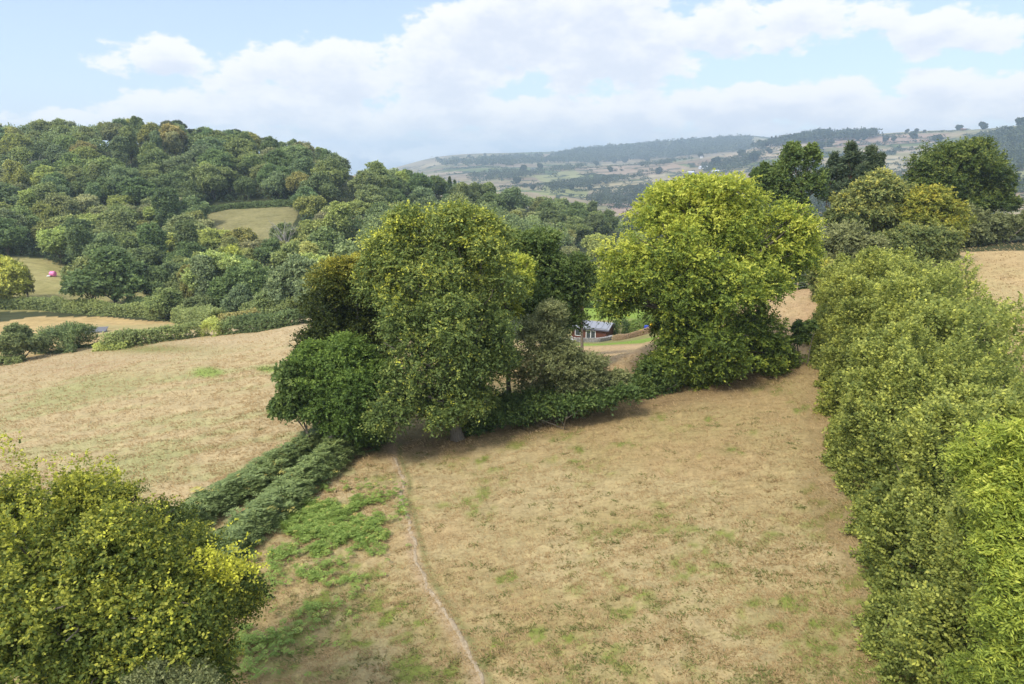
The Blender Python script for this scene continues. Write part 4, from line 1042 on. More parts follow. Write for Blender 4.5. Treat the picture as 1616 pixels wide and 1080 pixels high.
PALETTE = {'mid green': (1.12, 1.15, .82), 'deep green': (.74, .85, .62), 'bluish green': (.92, 1.03, .92), 'grey-green': (1.35, 1.22, 1.1), 'olive': (1.35, 1.22, .74), 'pale green': (1.6, 1.58, .95), 'yellow-green': (1.85, 1.72, .68), 'silvery green': (1.62, 1.5, 1.4), 'brownish': (1.55, 1.22, .86)}
LBL = set()
def where(px, py, top):
    if top: r = 'on the wood skyline'
    elif py < 290: r = 'high in the wood'
    elif py < 340: r = 'halfway up the wood'
    elif py < 400: r = 'in the lower wood'
    else: r = 'at the foot of the wood'
    for lim, s in ((70, 'above the bale field'), (150, 'uphill of the pink bale'), (235, 'above the lone oak'), (310, 'between oak and clearing'), (385, 'over the brown clearing'),
                   (460, 'beside the brown clearing'), (520, 'past the clearing'), (600, 'by the tan skyline fields'), (680, 'behind the central tree top'), (760, 'beyond the central crown'), (850, 'where the hill falls'), (2000, 'on the hill toe')):
        if px < lim: return r + ' ' + s
def put_tree(p, kind, colour, s, label=None, group='trees of the wooded hill', name='woodland_tree', vi=None, rz=None, sz=1.):
    px, py, d = proj(p)
    v = rng.integers(len(KINDS[kind])) if vi is None else vi
    nm = {'pine': 'pine_tree', 'spruce': 'conifer_tree'}.get(kind, name)
    if label is None:
        top = (land(np.array([p[0] * 1.08]), np.array([p[1] * 1.08]))[0] - p[2] * 1.08) < 0.5 and p[1] > 330
        base = where(px, py, top); sh = SHAPE[kind][v]
        size = 'small ' if s < .85 else ('large ' if s > 1.15 else '')
        label = f'{size}{sh} {colour} tree {base}'
        if len(label.replace('-', ' ').split()) > 16: label = f'{sh} {colour} tree {base}'
    o = link(nm, KINDS[kind][v], None, (p[0], p[1], p[2] - .3), label, 'tree', group)
    c = np.array(PALETTE[colour]) * rng.uniform(.88, 1.12) * rng.uniform(.94, 1.06, 3)
    o.color = (*c, 1); o.rotation_euler = (0, 0, rng.uniform(0, 6.28) if rz is None else rz); o.scale = (s * rng.uniform(.9, 1.1), s * rng.uniform(.9, 1.1), s * sz * rng.uniform(.92, 1.08))
    return o

WOOD = [(-90, 404), (30, 404), (75, 412), (120, 432), (140, 455), (215, 462), (262, 474), (300, 492), (480, 503), (600, 500), (750, 480), (850, 430), (900, 402), (965, 390), (990, 376), (985, 366), (900, 336), (750, 314), (600, 280), (480, 246), (400, 229), (250, 213), (-90, 219)]
GAPS = [[(316, 322), (472, 318), (480, 350), (462, 396), (340, 398), (318, 350)], [(528, 316), (562, 322), (566, 372), (534, 376)], [(530, 250), (556, 250), (580, 268), (584, 318), (560, 322), (540, 300)],
        [(840, 402), (960, 418), (960, 475), (840, 465)], [(412, 428), (460, 432), (460, 500), (412, 482)]]
def plant_wood():
    pts = []
    y = 148.
    while y < 440:
        sp = 11.0 if y < 300 else 13.6
        for x in np.arange(-420, 120, sp):
            pts.append((x + rng.uniform(-.38, .38) * sp, y + rng.uniform(-.35, .35) * sp))
        y += sp * .92
    pts = np.array(pts)
    z = land(pts[:, 0], pts[:, 1]); p3 = np.column_stack([pts, z])
    px, py, d = proj(p3)
    k = inpoly(px, py, WOOD)
    for g in GAPS: k &= ~inpoly(px, py, g)
    k &= (px > -55)
    # nothing that the hill itself or the near field hides
    ridge = np.ones(len(px), bool)
    for f in np.linspace(.3, .97, 34):
        ridge &= land(p3[:, 0] * f, p3[:, 1] * f) < p3[:, 2] * f + 9 * f
    # columns wholly behind the near clump
    hid = inpoly(px, py - 12, [(560, 450), (620, 415), (780, 410), (830, 440), (840, 480), (560, 480)])
    p3 = p3[k & ridge & ~hid]; px, py, d = proj(p3)
    print('   wood trees', len(p3))
    jobs = []
    for p, a, b in zip(p3, px, py):
        u = rng.random(); crest = b < np.interp(a, [-90, 250, 480, 600, 750, 900, 990], [219, 213, 246, 280, 314, 336, 366]) + 14
        n = vnoise(np.array([a / 60.]), np.array([b / 30.]), 555)[0]
        if crest and 180 < a < 540 and u < .42: kind, col = 'pine', rng.choice(['deep green', 'olive', 'deep green'])
        elif 690 < a < 820 and u < .07 and b < 350: kind, col = 'spruce', 'deep green'
        elif 100 < a < 600 and 335 < b < 420 and u < .62: kind, col = 'willow', rng.choice(['grey-green', 'silvery green', 'olive', 'grey-green', 'pale green'])
        elif 600 < a < 900 and 350 < b < 410 and u < .5: kind, col = 'willow', rng.choice(['grey-green', 'silvery green', 'olive'])
        else:
            kind = 'broad' if u < .86 else 'tall'
            if b > 410: col = rng.choice(['deep green', 'mid green', 'bluish green', 'pale green'], p=[.34, .34, .16, .16])
            elif a < 300 and b < 300: col = rng.choice(['mid green', 'olive', 'deep green', 'bluish green', 'yellow-green', 'grey-green', 'brownish'], p=[.28, .22, .20, .14, .04, .08, .04])
            elif a > 600: col = rng.choice(['deep green', 'mid green', 'bluish green', 'pale green'], p=[.46, .24, .2, .1])
            else: col = rng.choice(['mid green', 'bluish green', 'deep green', 'pale green', 'olive', 'grey-green', 'yellow-green'], p=[.25, .22, .22, .12, .1, .07, .02])
        s = rng.uniform(.84, 1.24) * (.8 if b > 440 else 1.0)
        if crest: s *= .82 if a < 430 else .66
        if 300 < a < 480 and 392 < b < 445: s *= .84; kind = 'willow' if kind == 'tall' else kind
        size = s / np.linalg.norm(p) * (.3 if inpoly(np.array([a]), np.array([b - 18]), [(490, 460), (560, 380), (640, 335), (790, 345), (930, 400), (930, 480)])[0] or a < -20 else 1)
        if kind in ('pine', 'spruce'): size *= 1.6
        jobs.append((size, p, kind, str(col), s))
    jobs.sort(key=lambda j: -j[0])
    for j in jobs[:268]: put_tree(*j[1:])
    REST.extend(jobs[268:])
REST = []
plant_wood()

# woodland floor: a continuous understorey
def understorey():
    n = 26000
    px, py = rng.uniform(-80, 990, n * 2), rng.uniform(205, 505, n * 2)
    k = inpoly(px, py, WOOD)
    for g in GAPS: k &= ~inpoly(px, py, g)
    px, py = px[k], py[k]
    x, y = hitv(px, py, 180, 460); ok = ~np.isnan(x); x, y = x[ok], y[ok]
    z = land(x, y); h = rng.random(len(x)) ** 1.3 * 3.2
    fol = Fol()
    o = np.stack([x, y, z + h], -1)
    tint = .22 + .2 * (fbm(x / 12, y / 12, 501, 2)) + .05 * rng.normal(size=len(x))
    V, T = sprays(o, nrm(usphere(len(x)) + np.array([0, 0, .6])), np.full(len(x), 1.3), 6, .55, .38, .2, None, 0, tint, .08)
    fol.add(V, T)
    ob = link('undergrowth', fol.mesh('undergrowth', WOODLEAF), kind='stuff', label='dark undergrowth between the trunks of the wooded hill', cat='undergrowth'); ob.color = (.6, .72, .6, 1)
understorey()

def one(kind, px, py, Y, hpx, colour, label, name='woodland_tree', vi=0, wide=1.0, group=None, sink=0.):
    """a tree whose foot is seen at column px at distance Y and which is hpx picture rows tall"""
    p = stand(px, Y); me = KINDS[kind][vi]
    top = max(v.co.z for v in me.vertices)
    dep = p[1] * CP - p[2] * SP
    s = hpx * dep / F / top
    o = put_tree(p, kind, colour, 1.0, label, group, name, vi)
    o.scale = (s * wide, s * wide, s)
    return o
one('broad', 262, 494, 150, 54, 'mid green', 'small mid green tree over the dark scrub behind the valley hedge', 'woodland_tree', 1, 1.0, None)
one('willow', 322, 506, 142, 46, 'deep green', 'low deep green bushy tree directly behind the trough hedge', 'woodland_tree', 2, 1.1, None)
one('broad', 382, 508, 140, 58, 'bluish green', 'rounded bluish green tree behind the brownish scrub', 'woodland_tree', 3, 1.0, None)
one('willow', 430, 512, 132, 44, 'mid green', 'low rounded tree at the meadow edge nearest the golden-topped tree', 'woodland_tree', 0, 1.1, None)
one('broad', 178, 486, 166, 104, 'deep green', 'big lone oak with deep green crown standing on the valley hedge', 'oak_tree', 0, 1.12, None)
one('broad', 148, 484, 168, 84, 'mid green', 'mid green tree joined to the left flank of the lone oak', 'woodland_tree', 2, .9, None)
one('broad', 10, 475, 170, 84, 'yellow-green', 'yellow-green tree at the left edge above the valley hedge', 'woodland_tree', 1, 1.0, None)
one('tall', 46, 470, 173, 62, 'brownish', 'thin dark ivy-clad tree beside the yellow-green edge tree', 'woodland_tree', 0, .75, None)
one('broad', 252, 480, 172, 62, 'deep green', 'small deep green tree just right of the lone oak', 'woodland_tree', 3, 1.0, None)
one('tall', 300, 482, 165, 72, 'olive', 'olive tree with a pale leaning ivy-covered trunk by the trough', 'woodland_tree', 1, .8, None)
one('broad', 350, 492, 165, 92, 'pale green', 'pale green leafy tree standing right of the trough', 'woodland_tree', 4, 1.0, None)
one('broad', 400, 500, 150, 86, 'mid green', 'mid green tree rising behind the yellowish field-edge bush', 'woodland_tree', 2, .9, None)
one('broad', 478, 508, 130, 100, 'bluish green', 'bluish green tall tree behind the golden-topped tree', 'woodland_tree', 1, .9, None)
one('broad', 440, 505, 140, 52, 'deep green', 'short deep green tree in the dip at the meadow edge', 'woodland_tree', 3, 1.1, None)
one('broad', 372, 470, 185, 78, 'yellow-green', 'bright yellow-green tree below the brown clearing', 'woodland_tree', 0, 1.0, None)
one('broad', 1000, 430, 250, 62, 'pale green', 'pale green tree group by the sloping lane past the ash', 'woodland_tree', 2, .95, None)
one('broad', 945, 432, 260, 54, 'pale green', 'pale thin tree at the far side of the small green strip', 'woodland_tree', 4, .9, None)
one('willow', 900, 425, 262, 30, 'grey-green', 'grey-green bush on the small green strip under the hill', 'woodland_tree', 1, 1.0, None)
one('broad', 35, 566, 101, 66, 'mid green', 'dark full tree at left edge on the meadow boundary', 'woodland_tree', 3, 1.05, None)
one('broad', -20, 566, 104, 56, 'mid green', 'tree cut by the left edge, next to the dark full tree', 'woodland_tree', 1, 1.0, None)

def hedge_line(name, label, line, w, h, leaf, m, lo=.42, Y=None, cat='hedge', byY=False, n=None, group=None, nl=8, colour=None, wr=.36):
    pts = np.array([stand(*q) if byY else hit(*q) for q in line])
    seg = np.concatenate([[0], np.cumsum(np.linalg.norm(np.diff(pts[:, :2], axis=0), axis=1))])
    n = n or int(seg[-1] * (w + 2 * h) * 3.4 / (leaf * leaf * wr * nl))
    s = rng.random(n) * seg[-1]
    x, y = np.interp(s, seg, pts[:, 0]), np.interp(s, seg, pts[:, 1])
    a = np.interp(s + .4, seg, pts[:, 0]) - np.interp(s - .4, seg, pts[:, 0]); b = np.interp(s + .4, seg, pts[:, 1]) - np.interp(s - .4, seg, pts[:, 1])
    q = np.hypot(a, b) + 1e-9; a, b = a / q, b / q
    th = rng.uniform(-.1, 1.1, n) * math.pi
    k = (.55 + .85 * fbm(s / (w * 1.3), th * 1.3, 601, 3)) * (.3 + .7 * rng.random(n) ** .3)
    off = np.cos(th) * k * w * .5; hh = np.clip(np.sin(th), 0, 1) ** .7 * k * h
    x, y = x + b * off, y - a * off
    o = np.stack([x, y, ground_z(x, y) + hh], -1)
    out = nrm(np.stack([b * np.cos(th), -a * np.cos(th), np.sin(th)], -1))
    tint = lo + .16 * (fbm(s / 4, s * 0, 605, 2) - .5) * 2 + .14 * out[:, 2] + .08 * rng.normal(size=n)  # upward-facing shoots painted lighter, as if lit from above
    fol = Fol()
    V, T = sprays(o, nrm(out + usphere(n) * .6 + np.array([0, 0, .3])), np.full(n, h * .3), nl, leaf, wr, .15, out, .55, tint, .08)
    fol.add(V, T)
    c = pts[len(pts) // 2]
    ob = link(name, fol.mesh(name, m, c), None, c, label, cat, group)
    if colour: ob.color = (*PALETTE[colour], 1)
    return ob
hedge_line('valley_hedge', 'long clipped green hedge across the valley floor below the lone oak', [(-40, 486), (60, 487), (150, 495), (230, 499), (272, 504)], 3.0, 2.5, .30, WOODLEAF, .5, colour='mid green')
hedge_line('lower_hedge', 'dark bushy hedge at foot of the left meadow between round bush and yellowish bush', [(172, 550), (215, 546), (255, 538), (285, 535), (310, 531)], 2.6, 2.1, .24, WOODLEAF, .48, colour='mid green')
hedge_line('lower_hedge', 'low pale green scrub strip beside the meadow under the dark bushy hedge', [(155, 553), (180, 551), (205, 549)], 1.6, 1.0, .2, WOODLEAF, .6, colour='pale green')
hedge_line('round_bush', 'wide dark dome-shaped bush between the edge tree and meadow hedge', [(84, 553), (110, 553), (140, 551)], 4.2, 3.4, .24, WOODLEAF, .45, cat='bush', colour='deep green')
hedge_line('meadow_bush', 'yellowish bush at the corner where meadow hedge ends', [(325, 532), (340, 529)], 2.6, 2.4, .22, WOODLEAF, .6, cat='bush', colour='pale green')
hedge_line('meadow_bush', 'rounded green bush next to the yellowish corner bush', [(346, 528), (362, 525)], 2.2, 1.7, .22, WOODLEAF, .48, cat='bush', colour='mid green')
hedge_line('meadow_scrub', 'dark scrub along top edge of the left meadow under the tall valley trees', [(365, 526), (400, 522), (440, 517), (480, 511)], 3.0, 2.2, .26, WOODLEAF, .36, cat='scrub', colour='deep green')
hedge_line('valley_scrub', 'dark scrub under the trees between the lone oak and the trough', [(205, 488), (240, 490), (285, 492)], 4.0, 2.6, .34, WOODLEAF, .36, cat='scrub', colour='deep green')
hedge_line('valley_scrub', 'dark scrub filling the hollow behind the trough hedge', [(300, 494), (350, 498), (420, 500), (470, 500)], 4.0, 2.6, .34, WOODLEAF, .38, cat='scrub', colour='mid green')
hedge_line('valley_scrub', 'brownish scrub at the foot of pale green leafy tree', [(330, 512), (372, 514), (405, 512)], 3.0, 2.0, .3, WOODLEAF, .42, cat='scrub', colour='brownish')
hedge_line('trough_hedge', 'green hedge beyond the trough leading towards the tall valley trees', [(288, 508), (310, 512), (345, 515)], 3.0, 3.0, .26, WOODLEAF, .5, colour='mid green')
hedge_line('edge_scrub', 'low green growth at the foot of the dark edge tree', [(-30, 577), (10, 575), (38, 571)], 2.0, 1.0, .2, WOODLEAF, .5, cat='scrub', colour='mid green')
hedge_line('clearing_hedge', 'dark hedge along the upper side of the brown hillside clearing', [(318, 338), (360, 329), (415, 326), (462, 325)], 3., 1.8, .4, WOODLEAF, .4, colour='deep green')

# ------------------------------------------------------------------ small solid things
def bm_obj(name, build, m, parent=None, **kw):
    import bmesh
    bm = bmesh.new(); build(bm)
    me = bpy.data.meshes.new(name); bm.to_mesh(me); bm.free()
    for mm in (m if isinstance(m, (list, tuple)) else [m]): me.materials.append(mm)
    return link(name, me, parent, **kw)
import bmesh
from mathutils import Matrix
def box(bm, x0, x1, y0, y1, z0, z1, bev=0.):
    r = bmesh.ops.create_cube(bm, size=1.0)
    for v in r['verts']:
        v.co = Vector(((x0 + x1) / 2 + v.co.x * (x1 - x0), (y0 + y1) / 2 + v.co.y * (y1 - y0), (z0 + z1) / 2 + v.co.z * (z1 - z0)))
    if bev:
        es = list({e for v in r['verts'] for e in v.link_edges})
        bmesh.ops.bevel(bm, geom=es, offset=bev, segments=2, affect='EDGES')
def cyl(bm, x, y, z0, z1, r0, r1=None, n=16):
    r = bmesh.ops.create_cone(bm, cap_ends=True, segments=n, radius1=r0, radius2=r0 if r1 is None else r1, depth=z1 - z0)
    for v in r['verts']: v.co += Vector((x, y, (z0 + z1) / 2))
def prism(bm, poly, x0, x1):
    """outline in (y, z) run along x"""
    a = [bm.verts.new((x0, y, z)) for y, z in poly]; b = [bm.verts.new((x1, y, z)) for y, z in poly]
    n = len(poly)
    bm.faces.new(a[::-1]); bm.faces.new(b)
    for i in range(n): bm.faces.new((a[i], a[(i + 1) % n], b[(i + 1) % n], b[i]))
def flat(name, c, rough=.6, spec=.4, metal=0.):
    k = .82
    m = noisy_mat(name, tuple(v * k for v in c), tuple(min(v * 1.12, 1) for v in c), 6, rough, .15, spec=spec, bumpdist=.01)
    return m
REDW = noisy_mat('red_timber', (.085, .030, .02), (.15, .055, .035), 3, .75, .5, (1, 1, 9), bumpdist=.02)
WHITE = flat('white_paint', (.78, .78, .76)); GLASS = flat('dark_glass', (.05, .06, .07), .12, .6)
PANEL = flat('solar_glass', (.27, .28, .31), .3, .6); ROOFG = flat('grey_roofing', (.30, .31, .34), .5)
STONE = noisy_mat('grey_stone', (.18, .17, .16), (.42, .40, .37), 2.2, .9, .9, bumpdist=.06)
TILE = noisy_mat('red_brown_tiles', (.22, .085, .05), (.34, .14, .085), 1.5, .85, .6, (1, 1, 6))
BLUE = flat('blue_plastic', (.02, .06, .42), .4); YELL = flat('yellow_plastic', (.75, .52, .03), .4); PINK = flat('pink_wrap', (.75, .20, .42), .35)
GREYM = flat('galvanised_metal', (.36, .38, .39), .45); WOODP = noisy_mat('weathered_wood', (.22, .17, .12), (.42, .35, .26), 5, .9, .5, (1, 1, .2))

def cabin():
    p = stand(946, 148); t = thing('timber_cabin', 'red-walled timber cabin with grey solar panel roof below the pasture', 'cabin', p); t.rotation_euler.z = math.radians(-24); t.scale = (1.06, 1.06, 1.12)
    bm_obj('wall', lambda b: (box(b, -5.2, 2.2, -2.6, 2.6, -.6, 2.35), [box(b, -5.2 + i * .6, -5.16 + i * .6, -2.625, -2.6, .0, 2.3) for i in range(13) if not (.3 > -5.2 + i * .6 > -2.3)]), REDW, t)
    def roof(b):
        prism(b, [(-3.1, 2.36), (-3.1, 2.56), (0, 3.45), (3.1, 2.56), (3.1, 2.36), (0, 3.22)], -5.7, 2.8)
    rf = bm_obj('roof', roof, ROOFG, t)
    sl = math.atan2(.89, 3.1)
    for i in range(6):
        def pan(b, i=i):
            x0 = -5.2 + i * 1.28
            box(b, x0, x0 + 1.2, -1.35, 1.35, -.03, .03)
            for v in b.verts: v.co = Matrix.Rotation(sl, 4, 'X') @ v.co + Vector((0, -1.58, 3.09))
        bm_obj('solar_panel', pan, PANEL, rf)
    bm_obj('fascia', lambda b: box(b, -5.7, 2.8, -3.14, -3.102, 2.30, 2.58), flat('dark_fascia', (.10, .10, .13)), rf)
    d = bm_obj('french_door', lambda b: [box(b, *q) for q in ((-2.15, -2.02, -2.68, -2.6, 0, 2.1), (-.18, -.05, -2.68, -2.6, 0, 2.1), (-2.02, -.18, -2.68, -2.6, 1.98, 2.1), (-1.17, -1.03, -2.68, -2.6, 0, 1.98), (-2.02, -1.17, -2.68, -2.6, 0, .3), (-1.03, -.18, -2.68, -2.6, 0, .3))], WHITE, t)
    for x in (-2.02, -1.03): bm_obj('pane', lambda b, x=x: box(b, x, x + .85, -2.65, -2.603, .3, 1.98), GLASS, d)
    w_ = bm_obj('window', lambda b: [box(b, *q) for q in ((-4.5, -4.4, -2.67, -2.6, .8, 2.0), (-3.4, -3.3, -2.67, -2.6, .8, 2.0), (-4.4, -3.4, -2.67, -2.6, 1.9, 2.0), (-4.4, -3.4, -2.67, -2.6, .8, .9))], WHITE, t)
    bm_obj('pane', lambda b: box(b, -4.4, -3.4, -2.64, -2.602, .9, 1.9), GLASS, w_)
cabin()

def stone_wall():
    line = np.array([stand(x, y) for x, y in ((905, 140), (922, 139), (945, 138.5), (958, 141), (966, 143))])
    c = line[2]; r2 = np.random.default_rng(3)
    t = None
    def b_(bm):
        seg = np.concatenate([[0], np.cumsum(np.linalg.norm(np.diff(line[:, :2], axis=0), axis=1))])
        for row in range(4):
            s = r2.uniform(0, .3)
            while s < seg[-1]:
                wd = r2.uniform(.28, .55)
                x, y = np.interp(s, seg, line[:, 0]), np.interp(s, seg, line[:, 1]); z = float(land(np.array([x]), np.array([y]))[0])
                q = bmesh.ops.create_cube(bm, size=1.0)
                for v in q['verts']:
                    v.co = Vector((x - c[0] + v.co.x * wd * .95, y - c[1] + v.co.y * r2.uniform(.35, .45), z - c[2] - .1 + row * .26 + .13 + v.co.z * .25 * r2.uniform(.8, 1.05)))
                s += wd
    bm_obj('stone_wall', b_, STONE, loc=c, label='low grey stone wall in front of the timber cabin', cat='wall')
stone_wall()
def chair(px, Y, lab):
    p = stand(px, Y); t = thing('garden_chair', lab, 'chair', p, 'white chairs by the cabin'); t.rotation_euler.z = rng.uniform(-1, 1)
    bm_obj('seat', lambda b: box(b, -.3, .3, -.3, .3, .42, .47, .02), WHITE, t); bm_obj('backrest', lambda b: box(b, -.3, .3, .26, .32, .47, 1.05, .02), WHITE, t)
    for x in (-.26, .26):
        for y in (-.26, .26): bm_obj('leg', lambda b, x=x, y=y: box(b, x - .03, x + .03, y - .03, y + .03, -.1, .42), WHITE, t)
chair(884, 137, 'white garden chair seen through hawthorn leaves, farthest from the cabin door')
chair(893, 138, 'white garden chair between its two fellows behind the hawthorn')
chair(903, 138, 'white garden chair nearest the cabin door behind the hawthorn')
def heap():
    p = stand(963, 146); t = thing('covered_stack', 'small white covered stack beside the cabin end wall', 'covered stack', p)
    def f(b):
        bmesh.ops.create_icosphere(b, subdivisions=3, radius=1)
        for v in b.verts:
            n = .10 * math.sin(v.co.x * 7 + v.co.y * 4) + .06 * math.sin(v.co.y * 11)
            v.co = Vector((v.co.x * (.8 + n), v.co.y * (.6 + n), max(-.15, (abs(v.co.z) ** .6) * math.copysign(1, v.co.z) * .75)))
    bm_obj('cover', f, WHITE, t); bm_obj('base', lambda b: box(b, -.75, .75, -.5, .5, -.4, .1, .03), WOODP, t)
heap()
def barrel(px, Y, m, lab, s=1.):
    p = stand(px, Y); t = thing('water_butt', lab, 'water butt', p)
    def f(b):
        for z0, z1, r0, r1 in ((-.2, .15, .40, .45), (.15, .6, .45, .47), (.6, 1.05, .47, .41)): cyl(b, 0, 0, z0, z1 - .002, r0, r1, 20)
    bm_obj('barrel', f, m, t); bm_obj('lid', lambda b: (cyl(b, 0, 0, 1.05, 1.12, .43, .40, 20), cyl(b, 0, 0, 1.12, 1.17, .1, .08, 10)), m, t)
    t.scale = (s, s, s)
barrel(1020, 141, BLUE, 'blue water butt on the bank below the ash', 1.1)
def crate(px, Y, lab, sx):
    p = stand(px, Y); t = thing('yellow_crate', lab, 'crate', p)
    def f(b):
        box(b, -sx, sx, -.4, .4, -.2, .06); box(b, -sx, sx, -.4, -.35, .065, .7); box(b, -sx, sx, .35, .4, .065, .7); box(b, -sx, -sx + .05, -.345, .345, .065, .7); box(b, sx - .05, sx, -.345, .345, .065, .7)
    bm_obj('crate', f, YELL, t); bm_obj('rim', lambda b: [box(b, *q) for q in ((-sx - .04, sx + .04, -.46, -.404, .62, .74), (-sx - .04, sx + .04, .404, .46, .62, .74))], YELL, t)
crate(1013, 140, 'short yellow crate left of the blue water butt', .42)
crate(1032, 142, 'long yellow crate right of the blue water butt', .8)
def outbuilding():
    p = stand(932, 188); t = thing('tiled_outbuilding', 'low outbuilding with red-brown tiled roof behind the cabin lawn', 'building', p); t.rotation_euler.z = math.radians(-6)
    bm_obj('wall', lambda b: box(b, -6.5, 6.5, -2.4, 2.4, -1, 1.9), STONE, t)
    rf = bm_obj('roof', lambda b: prism(b, [(-2.9, 1.85), (-2.9, 2.02), (0, 4.3), (2.9, 2.02), (2.9, 1.85), (0, 4.1)], -6.9, 6.9), TILE, t)
    bm_obj('ridge', lambda b: box(b, -6.9, 6.9, -.14, .14, 4.27, 4.42, .04), TILE, rf)
    bm_obj('door', lambda b: box(b, .5, 1.6, -2.46, -2.405, -.1, 1.75), WOODP, t)
outbuilding()
hedge_line('brush_bank', 'dry brown brushwood bank running up from cabin wall to the water butt', [(968, 139), (985, 137.5), (1010, 136.5), (1040, 136), (1066, 135.5)], 1.0, 1.0, .16, leaf_mat('dry_brush', [(0, (.10, .07, .04)), (.5, (.23, .16, .10)), (1, (.30, .28, .12))], .1), .4, cat='bank', wr=.12, byY=True)
hedge_line('garden_shrub', 'dark rounded shrub at the end of the timber cabin', [(966, 150), (976, 150), (984, 151)], 2.6, 3.2, .24, DARK, .45, cat='shrub', byY=True)
hedge_line('garden_hedge', 'loose green hedge on the bank above the brushwood', [(985, 152), (1010, 150), (1050, 149)], 2.6, 2.2, .26, FERN, .4, cat='hedge', byY=True)
hedge_line('lawn_hedge', 'low hedge between lawn and tiled outbuilding', [(900, 178), (930, 178), (960, 178)], 1.8, 1.0, .26, DARK, .5, cat='hedge', byY=True)
def bale():
    p = stand(84, 200); t = thing('wrapped_bale', 'pink plastic-wrapped bale lying in the far pasture', 'bale', p)
    def f(b):
        cyl(b, 0, 0, -.75, .75, .78, .78, 28); bmesh.ops.bevel(b, geom=[e for e in b.edges if abs(e.verts[0].co.z - e.verts[1].co.z) < .01], offset=.14, segments=3, affect='EDGES')
        for v in b.verts: v.co = Matrix.Rotation(math.radians(90), 4, 'Y') @ v.co + Vector((0, 0, .74))
    bm_obj('wrap', f, PINK, t)
    q = stand(77, 199); t2 = thing('feed_sack', 'small pale sack on the grass beside the pink bale', 'sack', q)
    def g(b):
        box(b, -.55, .55, -.3, .3, 0, .42, .16)
        for v in b.verts: v.co.z += .05 * math.sin(v.co.x * 6)
    bm_obj('sack', g, WHITE, t2); bm_obj('tie', lambda b: cyl(b, .6, 0, .12, .3, .06, .1, 8), WOODP, t2)
bale()
def trough():
    p = stand(279, 152); t = thing('water_trough', 'long grey metal trough at the right end of the valley hedge', 'trough', p); t.rotation_euler.z = .1
    def f(b):
        box(b, -1.3, 1.3, -.4, .4, .25, .32); box(b, -1.3, 1.3, -.4, -.35, .325, .85); box(b, -1.3, 1.3, .35, .4, .325, .85); box(b, -1.3, -1.25, -.345, .345, .325, .85); box(b, 1.25, 1.3, -.345, .345, .325, .85)
    bm_obj('basin', f, GREYM, t)
    for x in (-1.1, 1.1): bm_obj('leg', lambda b, x=x: box(b, x - .05, x + .05, -.36, .36, -.2, .25), GREYM, t)
    q = stand(152, 131); t = thing('low_shed', 'low dark grey flat-roofed shed behind the round bush', 'shed', q); t.rotation_euler.z = .25
    t.location.z -= .45
    bm_obj('wall', lambda b: box(b, -1.7, 1.7, -1.0, 1.0, -.4, .75), GREYM, t)
    def r_(b): prism(b, [(-1.2, .76), (-1.2, .84), (1.2, 1.25), (1.2, 1.17)], -1.95, 1.95)
    bm_obj('roof', r_, flat('slate_roofing', (.15, .15, .16), .7), t)
    bm_obj('door', lambda b: box(b, .9, 1.5, -1.04, -1.004, -.2, .7), WHITE, t)
trough()
def fence():
    px = ((1206, 93.4), (1225, 93.2), (1240, 92.6), (1258, 92.2), (1275, 92.))
    P3 = [stand(*q) for q in px]; c = P3[2]
    t = thing('wire_fence', 'post and wire fence at the far corner of the pasture', 'fence', c)
    for i, p in enumerate(P3): bm_obj('post', lambda b, p=p, i=i: (box(b, *[v for a in ((p[0] - c[0] - .07, p[0] - c[0] + .07), (p[1] - c[1] - .07, p[1] - c[1] + .07)) for v in a], p[2] - c[2] - .4, p[2] - c[2] + (1.45 if i == 1 else 1.1), .015)), WOODP, t)
    for h in (.4, .75, 1.0):
        V, Fq = tubes([(np.array([p - c + (0, 0, h) for p in P3]), np.full(5, .012))], 4)
        link('wire', new_mesh('wire', V, Fq, [GREYM]), t)
fence()
# ------------------------------------------------------------------ far hills: woods, hedgerows, single trees, farms
FARLEAF = leaf_mat('far_leaves', [(0, (.024, .036, .018)), (.5, (.05, .068, .032)), (1, (.12, .135, .055))], .12, objcol=True, gain=1.15)
def hit1(px, py):
    for k in range(40):
        x, y = hitv(np.array([px * 1.]), np.array([py + k * .7]), 620, 6400, 500)
        if not np.isnan(x[0]): break
    return np.array([x[0], y[0], float(land(x, y)[0])])
def clumps(x, y, h, w, leaf, per, tint):
    """domed crowns made of leaf masses"""
    n = len(x); u = usphere(n * per).reshape(n, per, 3); u[..., 2] = np.abs(u[..., 2]) * 1.0
    z = land(x, y)
    o = np.stack([x, y, z], -1)[:, None] + u * np.stack([w, w, h * .55], -1)[:, None] * rng.uniform(.75, 1.05, (n, per, 1)) + np.array([0, 0, 1.]) * (h * .42)[:, None, None]
    o = o.reshape(-1, 3); out = u.reshape(-1, 3); t = np.repeat(tint, per) + .12 * out[:, 2]  # crown tops painted lighter to look lit from above
    return sprays(o, nrm(out + usphere(len(o)) * .5), np.full(len(o), leaf * 1.2), 4, leaf, .42, .1, out, .7, t, .08)
def far_wood(name, label, poly, n, h=10., leaf=2.4, lo=.42, y0=650, y1=6400, colour=(1, 1, 1)):
    poly = np.array(poly, float); a, b = poly.min(0), poly.max(0)
    px, py = rng.uniform(a[0], b[0], n * 4), rng.uniform(a[1], b[1], n * 4)
    k = inpoly(px, py, [tuple(q) for q in poly]); px, py = px[k][:n], py[k][:n]
    x, y = hitv(px, py, y0, y1, 320); ok = ~np.isnan(x); x, y = x[ok], y[ok]
    hh = h * rng.uniform(.7, 1.25, len(x)); fol = Fol()
    fol.add(*clumps(x, y, hh, hh * rng.uniform(.45, .7, len(x)), leaf, 16, lo + .14 * rng.normal(size=len(x))))
    o = link(name, fol.mesh(name, FARLEAF), kind='stuff', label=label, cat='wood'); o.color = (*colour, 1)
